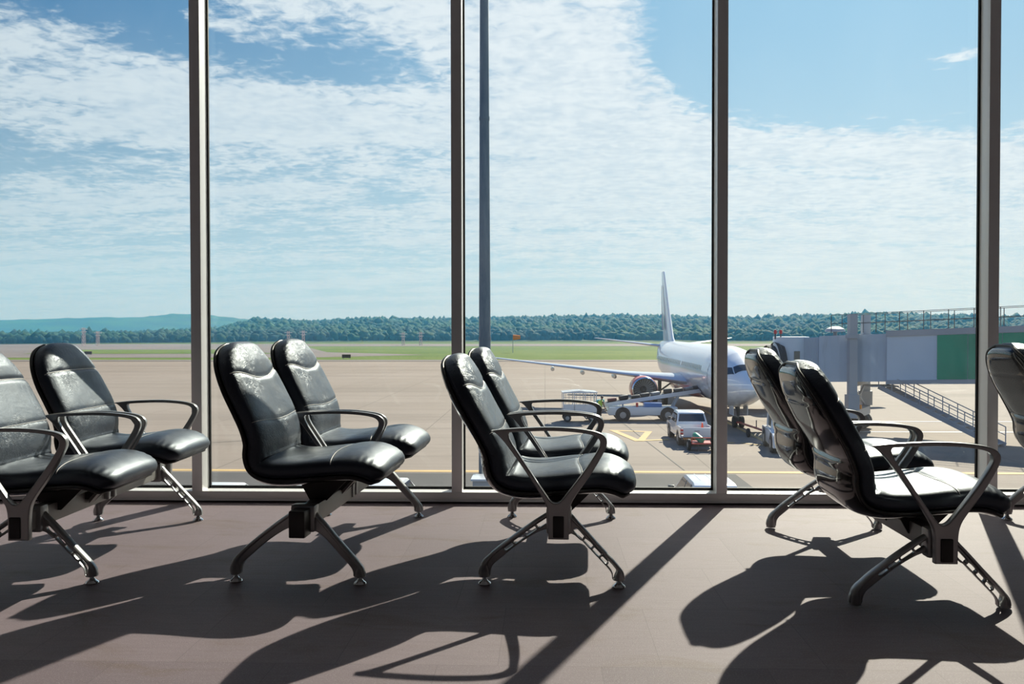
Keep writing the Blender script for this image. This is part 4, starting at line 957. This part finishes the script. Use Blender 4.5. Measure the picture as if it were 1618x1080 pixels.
gb = MB().lathe([(0.0, -0.52), (0.16, -0.50), (0.20, -0.42), (0.20, 0.34), (0.17, 0.46), (0.07, 0.56), (0.05, 0.66), (0.0, 0.66)], 20, axis='y').build('gas_bottle', M_GREEN, None, 40, 0, (8.02, 43.2, G+0.66), (0.25, 0, 0.3)); gb.scale = (0.85, 0.85, 0.85)
tag(gb, 'green gas bottle lying on the red cart behind the pickup', 'gas bottle')

# baggage tow tractor facing us
tt = empty('tow_tractor', (12.75, 43.6, G), -PI/2-0.12, 'white pushback tow tractor with an orange beacon facing the window', 'tow tractor')
MB().prism([(-2.1, 0.35), (-2.1, 1.05), (-0.35, 1.10), (0.2, 1.10), (1.55, 1.02), (1.85, 0.92), (1.95, 0.30), (1.3, 0.28)], -1.0, 1.0).build('body', M_WHITE, tt, 30, 0.05)
cb = MB()
for x in (-1.5, 0.05):
    for s_ in (-1, 1): cb.bar((x, s_*0.78, 1.08), (x-0.05*(x > 0), s_*0.74, 1.92), 0.12, 0.10)
cb.box((-0.75, 0, 1.96), (1.85, 1.66, 0.10)).build('cab', M_WHITE, tt, 30, 0.02)
pane('windscreen', tt, [(0.06, -0.72, 1.14), (0.06, 0.72, 1.14), (0.0, 0.68, 1.88), (0.0, -0.68, 1.88)], glass_mat('vehicle cab glass', (0.55, 0.62, 0.66), 0.0))
for s_ in (-1, 1):
    pane('side_window', tt, [(-1.44, s_*0.77, 1.14), (-0.02, s_*0.77, 1.14), (-0.04, s_*0.73, 1.88), (-1.44, s_*0.73, 1.88)], glass_mat('vehicle cab glass', (0.55, 0.62, 0.66), 0.0))
MB().box((-0.9, 0.35, 1.25), (0.5, 0.5, 0.35)).box((-1.15, 0.35, 1.55), (0.12, 0.5, 0.5)).build('driver_seat', M_BLACK, tt, 0)
MB().box((1.90, 0, 0.80), (0.14, 1.5, 0.20)).build('lamp_panel', M_DGREY, tt, 0)
for s_ in (-1, 1): MB().cyl((1.93, s_*0.55, 0.80), (1.985, s_*0.55, 0.80), 0.085).build('headlamp', M_LAMP, tt)
MB().lathe([(0.10, 2.01), (0.10, 2.12), (0.06, 2.20), (0, 2.21)], 12, (-0.6, 0.2, 0)).build('orange_beacon', M_ORANGE, tt)
wm = wheel_mesh(0.45, 0.28); la = MB()
for x in (-1.25, 1.15):
    for s_ in (-1, 1): wheel(tt, wm, (x, s_*0.90, 0.45), 0.45, 0.28); la.cyl((x, s_*0.8, 0.47), (x, s_*1.008, 0.47), 0.55, n=22)
la.build('wheel_arch', M_BLACK, tt)
tb = empty('tow_bar', (12.3, 51.6, G), 0, 'red aircraft tow bar with small wheels between nose wheel and tractor', 'tow bar')
MB().cyl((0.1, 1.4, 0.38), (0.3, -5.4, 0.55), 0.065).box((0.1, 1.3, 0.38), (0.3, 0.18, 0.10)).build('bar', M_REDP, tb)
MB().bar((0.22, -2.6, 0.45), (0.22, -2.6, 0.95), 0.05, 0.05).build('crank', M_DGREY, tb, 0)
wm = wheel_mesh(0.26, 0.14)
for dx in (-0.35, 0.75): link('wheel', wm, tb, (dx, -3.0, 0.26), (0, 0, PI/2))
MB().bar((-0.35, -3.0, 0.26), (0.75, -3.0, 0.26), 0.06, 0.06).build('axle', M_DGREY, tb, 0)

# belt loader
blz = empty('belt_loader', (6.7, 57.6, G), 0.02, 'white belt loader sloping luggage up to the airliner hold', 'belt loader')
MB().prism([(-2.3, 0.42), (-2.45, 0.62), (-2.3, 0.98), (2.4, 0.98), (2.5, 0.6), (2.3, 0.42)], -0.85, 0.85).build('chassis', M_WHITE, blz, 30, 0.04)
wm = wheel_mesh(0.44, 0.26); la = MB()
for x in (-1.35, 1.75):
    for s_ in (-1, 1): wheel(blz, wm, (x, s_*0.80, 0.44), 0.44, 0.26); la.cyl((x, s_*0.7, 0.46), (x, s_*0.862, 0.46), 0.53, n=22)
la.build('wheel_arch', M_BLACK, blz)
MB().box((0.75, -0.35, 1.13), (1.2, 0.8, 0.28)).build('blue_cover', M_BLUEP, blz, 30, 0.03)
B0, B1 = Vector((-3.05, 0, 1.02)), Vector((4.35, 0.9, 2.05)); bdir = (B1-B0).normalized()
cv = MB().bar(B0, B1, 0.95, 0.26)
cv.build('conveyor', M_WHITE, blz, 0)
MB().bar(B0+Vector((0, 0, .135)), B1+Vector((0, 0, .135)), 0.72, 0.02).build('belt', M_BLACK, blz, 0)
MB().bar((-1.3, -0.3, 0.95), (-1.3, -0.3, 1.15), 0.1, 0.1).bar((2.2, 0.3, 0.95), (2.6, 0.3, 1.7), 0.1, 0.1).bar((2.2, -0.3, 0.95), (2.6, -0.3, 1.7), 0.1, 0.1).build('lift_strut', M_GREY, blz, 0)
MB().box((-0.35, -0.6, 1.12), (0.16, 0.12, 0.30)).build('red_lamp', M_RED, blz, 0)
MB().bar((-2.4, -0.6, 0.75), (-2.95, -0.6, 0.55), 0.05, 0.05).bar((-2.95, -0.6, 0.55), (-2.95, 0.6, 0.55), 0.05, 0.05).bar((-2.4, 0.6, 0.75), (-2.95, 0.6, 0.55), 0.05, 0.05).build('tow_hitch', M_DGREY, blz, 0)
def bag_mesh(sx, sy, sz): return MB().box((0, 0, sz/2), (sx, sy, sz)).mesh('suitcase', None, 40, min(sz, sy)*0.28)
BC = [(0.02, 0.30, 0.34), (0.16, 0.045, 0.04), (0.02, 0.02, 0.025), (0.035, 0.035, 0.04), (0.02, 0.024, 0.035), (0.30, 0.30, 0.31), (0.015, 0.015, 0.02), (0.09, 0.085, 0.08), (0.20, 0.20, 0.21), (0.03, 0.03, 0.05)]
BLAB = ['teal suitcase lowest on the belt loader', 'maroon suitcase second up the belt loader', 'black suitcase just below the red engine on the belt', 'dark flat suitcase in front of the red engine, fourth up the belt',
        'dark suitcase under the right of the engine, fifth up the belt', 'pale suitcase beside the landing gear, sixth up the belt', 'big black suitcase seventh up the belt loader', 'brown-grey suitcase eighth up the belt loader', 'light grey suitcase near the top of the belt', 'last dark suitcase entering the airliner hold']
for i, cc in enumerate(BC):
    u = (0.03, 0.145, 0.255, 0.37, 0.46, 0.56, 0.68, 0.78, 0.88, 0.96)[i]
    p = B0.lerp(B1, u); sz = (0.62, 0.42, (0.24, 0.22, 0.30, 0.18, 0.22, 0.20, 0.30, 0.22, 0.18, 0.22)[i])
    o = link('suitcase', bag_mesh(*sz), None, (6.7+p.x-0.01, 57.6+p.y, G+p.z+0.146), (0, -math.atan2(bdir.z, bdir.x), 0.12+0.25*((i*7) % 3-1)))
    o.data.materials.append(mat('suitcase %d' % i, cc, 0.5)); tag(o, BLAB[i], 'suitcase', 'suitcases on the belt loader')
    MB().tube([(-0.1, 0.2, sz[2]*0.5), (-0.08, 0.25, sz[2]*0.5), (0.08, 0.25, sz[2]*0.5), (0.1, 0.2, sz[2]*0.5)], 0.018, 6).build('handle', M_BLACK, o)

# covered baggage cart
bc = empty('baggage_cart', (2.35, 56.9, G), 0.05, 'white covered baggage cart with barred sides behind the third bench armrests', 'baggage cart')
MB().box((0, 0, 0.62), (2.3, 1.5, 0.14)).build('deck', M_GREY, bc, 0)
MB().box((0, 0, 2.02), (2.4, 1.6, 0.07)).prism([(-1.2, 2.05), (0, 2.16), (1.2, 2.05)], -0.8, 0.8).build('roof', M_WHITE, bc, 0)
fr = MB()
for x in (-1.12, -0.37, 0.37, 1.12):
    for y in (-0.72, 0.72): fr.box((x, y, 1.35), (0.06, 0.06, 1.36))
fr.build('post', M_WHITE, bc, 0)
pn = MB().box((0, -0.73, 0.95), (2.2, 0.04, 0.55)).box((-1.13, 0, 1.0), (0.04, 1.4, 0.7)).build('side_panel', M_WHITE, bc, 0)
ms = MB()
for k in range(9): ms.box((-1.0+0.25*k, -0.73, 1.6), (0.025, 0.025, 0.76))
for z in (1.4, 1.7): ms.box((0, -0.73, z), (2.2, 0.025, 0.025))
ms.build('mesh_side', M_GREY, bc, 0)
wm = wheel_mesh(0.27, 0.15)
for x in (-0.85, 0.85):
    for y in (-0.6, 0.6): wheel(bc, wm, (x, y, 0.27), 0.27, 0.15)
MB().bar((-0.85, -0.6, 0.27), (-0.85, 0.6, 0.27), 0.06, 0.06).bar((0.85, -0.6, 0.27), (0.85, 0.6, 0.27), 0.06, 0.06).box((0, 0, 0.45), (1.9, 0.1, 0.2)).bar((0.2, -0.75, 0.5), (0.4, -1.5, 0.3), 0.06, 0.06).build('axle_frame', M_DGREY, bc, 0)

# ground worker in a hi-vis vest beside the baggage cart
def skin_body(name, verts, edges, radii, root, m, parent):
    me = bpy.data.meshes.new(name); me.from_pydata(verts, edges, []); o = bpy.data.objects.new(name, me); COL.objects.link(o)
    o.modifiers.new('skin', 'SKIN'); o.modifiers.new('sub', 'SUBSURF').levels = 1; o.modifiers['sub'].render_levels = 2
    for i, q in enumerate(me.skin_vertices[0].data): q.radius = radii[i] if isinstance(radii[i], tuple) else (radii[i], radii[i]); q.use_root = (i == root)
    me.materials.append(m); o.parent = parent; return o
wk = empty('person', (3.72, 56.4, G), 0.7, 'worker in a yellow-green hi-vis vest stooping beside the baggage cart', 'person')
M_SKIN = mat('skin', (0.30, 0.17, 0.11), 0.5); M_VEST = mat('yellow green hi-vis fabric', (0.42, 0.55, 0.06), 0.7); M_TROUS = mat('dark trousers', (0.03, 0.035, 0.05), 0.8)
V = [(0, 0, 0.93), (0.04, 0, 1.12), (0.14, 0, 1.36), (0.20, 0, 1.46), (0.24, 0, 1.53), (0.27, 0, 1.64), (0.26, 0, 1.71),
     (0.14, 0.19, 1.38), (0.20, 0.24, 1.12), (0.36, 0.20, 0.92), (0.42, 0.19, 0.85), (0.14, -0.19, 1.38), (0.22, -0.24, 1.13), (0.38, -0.18, 0.94), (0.44, -0.17, 0.87),
     (0, 0.10, 0.86), (0.05, 0.11, 0.48), (-0.02, 0.12, 0.09), (0.13, 0.12, 0.04), (0, -0.10, 0.86), (-0.06, -0.11, 0.48), (-0.14, -0.12, 0.09), (0.0, -0.12, 0.04)]
E_ = [(0, 1), (1, 2), (2, 3), (3, 4), (4, 5), (5, 6), (2, 7), (7, 8), (8, 9), (9, 10), (2, 11), (11, 12), (12, 13), (13, 14), (0, 15), (15, 16), (16, 17), (17, 18), (0, 19), (19, 20), (20, 21), (21, 22)]
Rr = [(.13, .15), (.12, .14), (.12, .16), .06, .058, (.095, .085), .075, .06, .045, .036, .04, .06, .045, .036, .04, .085, .06, .045, .04, .085, .06, .045, .04]
body = skin_body('body', V, E_, Rr, 0, M_SKIN, wk)
hd_ = MB()
for hx, hy, hz_ in ((0.44, 0.19, 0.82), (0.46, -0.17, 0.84)):
    for k in range(4): hd_.tube([(hx-0.01, hy-0.03+0.02*k, hz_), (hx+0.02, hy-0.03+0.02*k, hz_-0.05), (hx+0.01, hy-0.03+0.02*k, hz_-0.085+0.008*abs(k-1))], [0.010, 0.009, 0.007], 6)
    hd_.tube([(hx-0.01, hy-0.04, hz_+0.02), (hx+0.03, hy-0.055, hz_-0.02), (hx+0.04, hy-0.05, hz_-0.045)], [0.011, 0.010, 0.008], 6)
hd_.build('hands', M_SKIN, body, 60)
def ring(c, rx, ry, n=18): return [(c[0]+rx*math.cos(2*PI*k/n), c[1]+ry*math.sin(2*PI*k/n), c[2]) for k in range(n)]
MB().loft([ring((0.0, 0, 0.86), .16, .185), ring((0.04, 0, 1.10), .15, .175), ring((0.12, 0, 1.32), .15, .20), ring((0.16, 0, 1.42), .11, .17), ring((0.20, 0, 1.48), .075, .09)]).build('hi_vis_vest', M_VEST, body, 60)
tr_ = MB()
for s_, dx in ((1, 0), (-1, -0.08)): tr_.tube([(0, s_*.09, 0.92), (0.03+dx*.4, s_*.11, 0.5), (-0.02+dx*1.5, s_*.12, 0.08)], [.12, .085, .07], 12)
tr_.build('trousers', M_TROUS, body, 60)
MB().tube([(0.26, 0, 1.66), (0.25, 0, 1.73), (0.235, 0, 1.76)], [0.098, 0.085, 0.03], 14).build('hair', mat('black hair', (0.01, 0.009, 0.008), 0.6), body, 60)
MB().cyl((0.355, 0.03, 1.665), (0.365, 0.03, 1.665), 0.009, n=8).cyl((0.355, -0.03, 1.665), (0.365, -0.03, 1.665), 0.009, n=8).build('eyes', M_BLACK, body)

# floodlight mast, cabinet, windsock, lattice masts, signs
mast = empty('light_pole', (-2.20, 30.0, G), 0, 'tall tapered grey floodlight pole rising beside the second mullion', 'light pole')
M_MAST = bpy.data.materials.new('galvanised mast'); M_MAST.use_nodes = True; t = NT(M_MAST.node_tree); b = t.n['Principled BSDF']; o = t.new('ShaderNodeTexCoord').outputs['Object']
c = t.mix(t.mapr(t.noise(t.vmul(o, (3, 3, 0.5)), 1.0, 6, 0.7), 0.35, 0.7), (0.07, 0.115, 0.155), (0.15, 0.19, 0.22))
t.set(b.inputs['Base Color'], c); b.inputs['Roughness'].default_value = 0.5; b.inputs['Metallic'].default_value = 0.2
MB().lathe([(0.235, 0.0), (0.215, 6.0), (0.155, 19.0), (0.11, 28.0), (0.0, 28.0)], 16).build('mast', M_MAST, mast, 40)
for z in (6.0, 14.0): MB().lathe([(np.interp(z, [0, 6, 19], [.235, .215, .155])+0.012, z-0.06), (np.interp(z, [0, 6, 19], [.235, .215, .155])+0.014, z+0.06)], 16).build('joint_sleeve', M_MAST, mast, 40)
MB().lathe([(0.42, 0.0), (0.42, 0.05), (0.0, 0.05)], 16).build('base_plate', M_GREY, mast, 40)
MB().box((0.02, -0.226, 1.45), (0.26, 0.05, 1.7)).build('access_door', mat('pale access door', (0.36, 0.38, 0.36), 0.5, var=(2, .2)), mast, 30, 0.02)
MB().tube([(0.245, -0.05, 0.1), (0.24, -0.05, 2.0), (0.235, -0.05, 4.0)], 0.022, 6).build('cable', M_GREY, mast)
cab_ = empty('equipment_cabinet', (-1.72, 28.3, G), 0.0, 'pale grey equipment cabinet standing in front of the light pole', 'cabinet')
MB().box((0, 0, 0.60), (1.50, 0.9, 1.14)).build('housing', M_GREY, cab_, 30, 0.02)
MB().box((0, 0, 1.20), (1.62, 1.05, 0.07)).build('lid', M_WHITE, cab_, 30, 0.01)
lv = MB().box((-0.08, -0.455, 0.74), (0.72, 0.02, 0.46)).build('grille', mat('grey louvre', (0.22, 0.24, 0.27), 0.5), cab_, 0)
for k in range(5): MB().box((-0.08, -0.47, 0.57+0.085*k), (0.64, 0.03, 0.03)).build('slat', M_GREY, lv, 0)
ws = empty('windsock', (-8.9, 227, G), 0, 'orange windsock on a thin pole at the far edge of the grass', 'windsock')
MB().cyl((0, 0, 0), (0, 0, 4.6), 0.09, 0.06, 8).build('pole', M_GREY, ws)
MB().lathe([(0.75, 0), (0.70, 0.8), (0.52, 2.0)], 14, (0.1, 0, 4.3), 'x', False).build('sock', mat('orange windsock fabric', (0.80, 0.22, 0.03), 0.8), ws, 60)
M_LAT = mat('red and white lattice', (0.55, 0.38, 0.35), 0.6, var=(0.9, 0.5))
for px_, Yd, hh, lab in ((120, 330, 7.5, 'left pair, outer'), (143, 330, 6.0, 'left pair, inner'), (452, 335, 6.0, ''), (476, 335, 6.2, ''), (636, 335, 5.4, ''), (664, 335, 5.6, '')):
    lab = {120: 'taller red-white lattice mast above the first bench', 143: 'shorter red-white lattice mast above the first bench', 452: 'left red-white lattice mast above the second bench', 476: 'right red-white lattice mast above the second bench',
           636: 'left lattice mast of the pair between second bench and mullion', 664: 'right lattice mast of the pair nearest the second mullion'}[px_]
    xw = (px_-861)/1298*Yd
    lt = empty('lattice_mast', (xw, Yd, G), 0, lab, 'mast', 'red-white lattice masts across the runway')
    f_ = MB()
    for a, b2 in ((-.5, -.5), (.5, -.5), (.5, .5), (-.5, .5)): f_.bar((a, b2, 0), (a*.7, b2*.7, hh), 0.10, 0.10)
    for k in range(5):
        z0, z1 = hh*k/5, hh*(k+1)/5; f_.bar((-.5, -.5, z0), (.5, -.5, z1), 0.08, 0.08); f_.bar((.5, -.5, z0), (-.5, -.5, z1), 0.08, 0.08); f_.bar((-.5, .5, z0), (.5, .5, z1), 0.08, 0.08)
    f_.build('lattice', M_LAT, lt, 0); MB().box((0, 0, hh-0.6), (3.0, 0.3, 0.35)).box((0, 0, hh-1.7), (2.2, 0.3, 0.25)).build('crossbar', M_LAMP, lt, 0)
for px_, Yd, lab in ((545, 178, 'dark taxiway sign at the grass edge beside the second bench'), (127, 205, 'dark taxiway sign on the grass above the first bench')):
    sg = empty('taxiway_sign', ((px_-861)/1298*Yd, Yd, G), 0, lab, 'airfield sign', 'taxiway signs')
    MB().box((0, 0, 0.65), (1.9, 0.2, 0.75)).build('board', mat('dark sign board', (0.06, 0.045, 0.04), 0.5), sg, 0); MB().box((-0.7, 0, 0.15), (0.1, 0.1, 0.3)).box((0.7, 0, 0.15), (0.1, 0.1, 0.3)).build('foot', M_GREY, sg, 0)
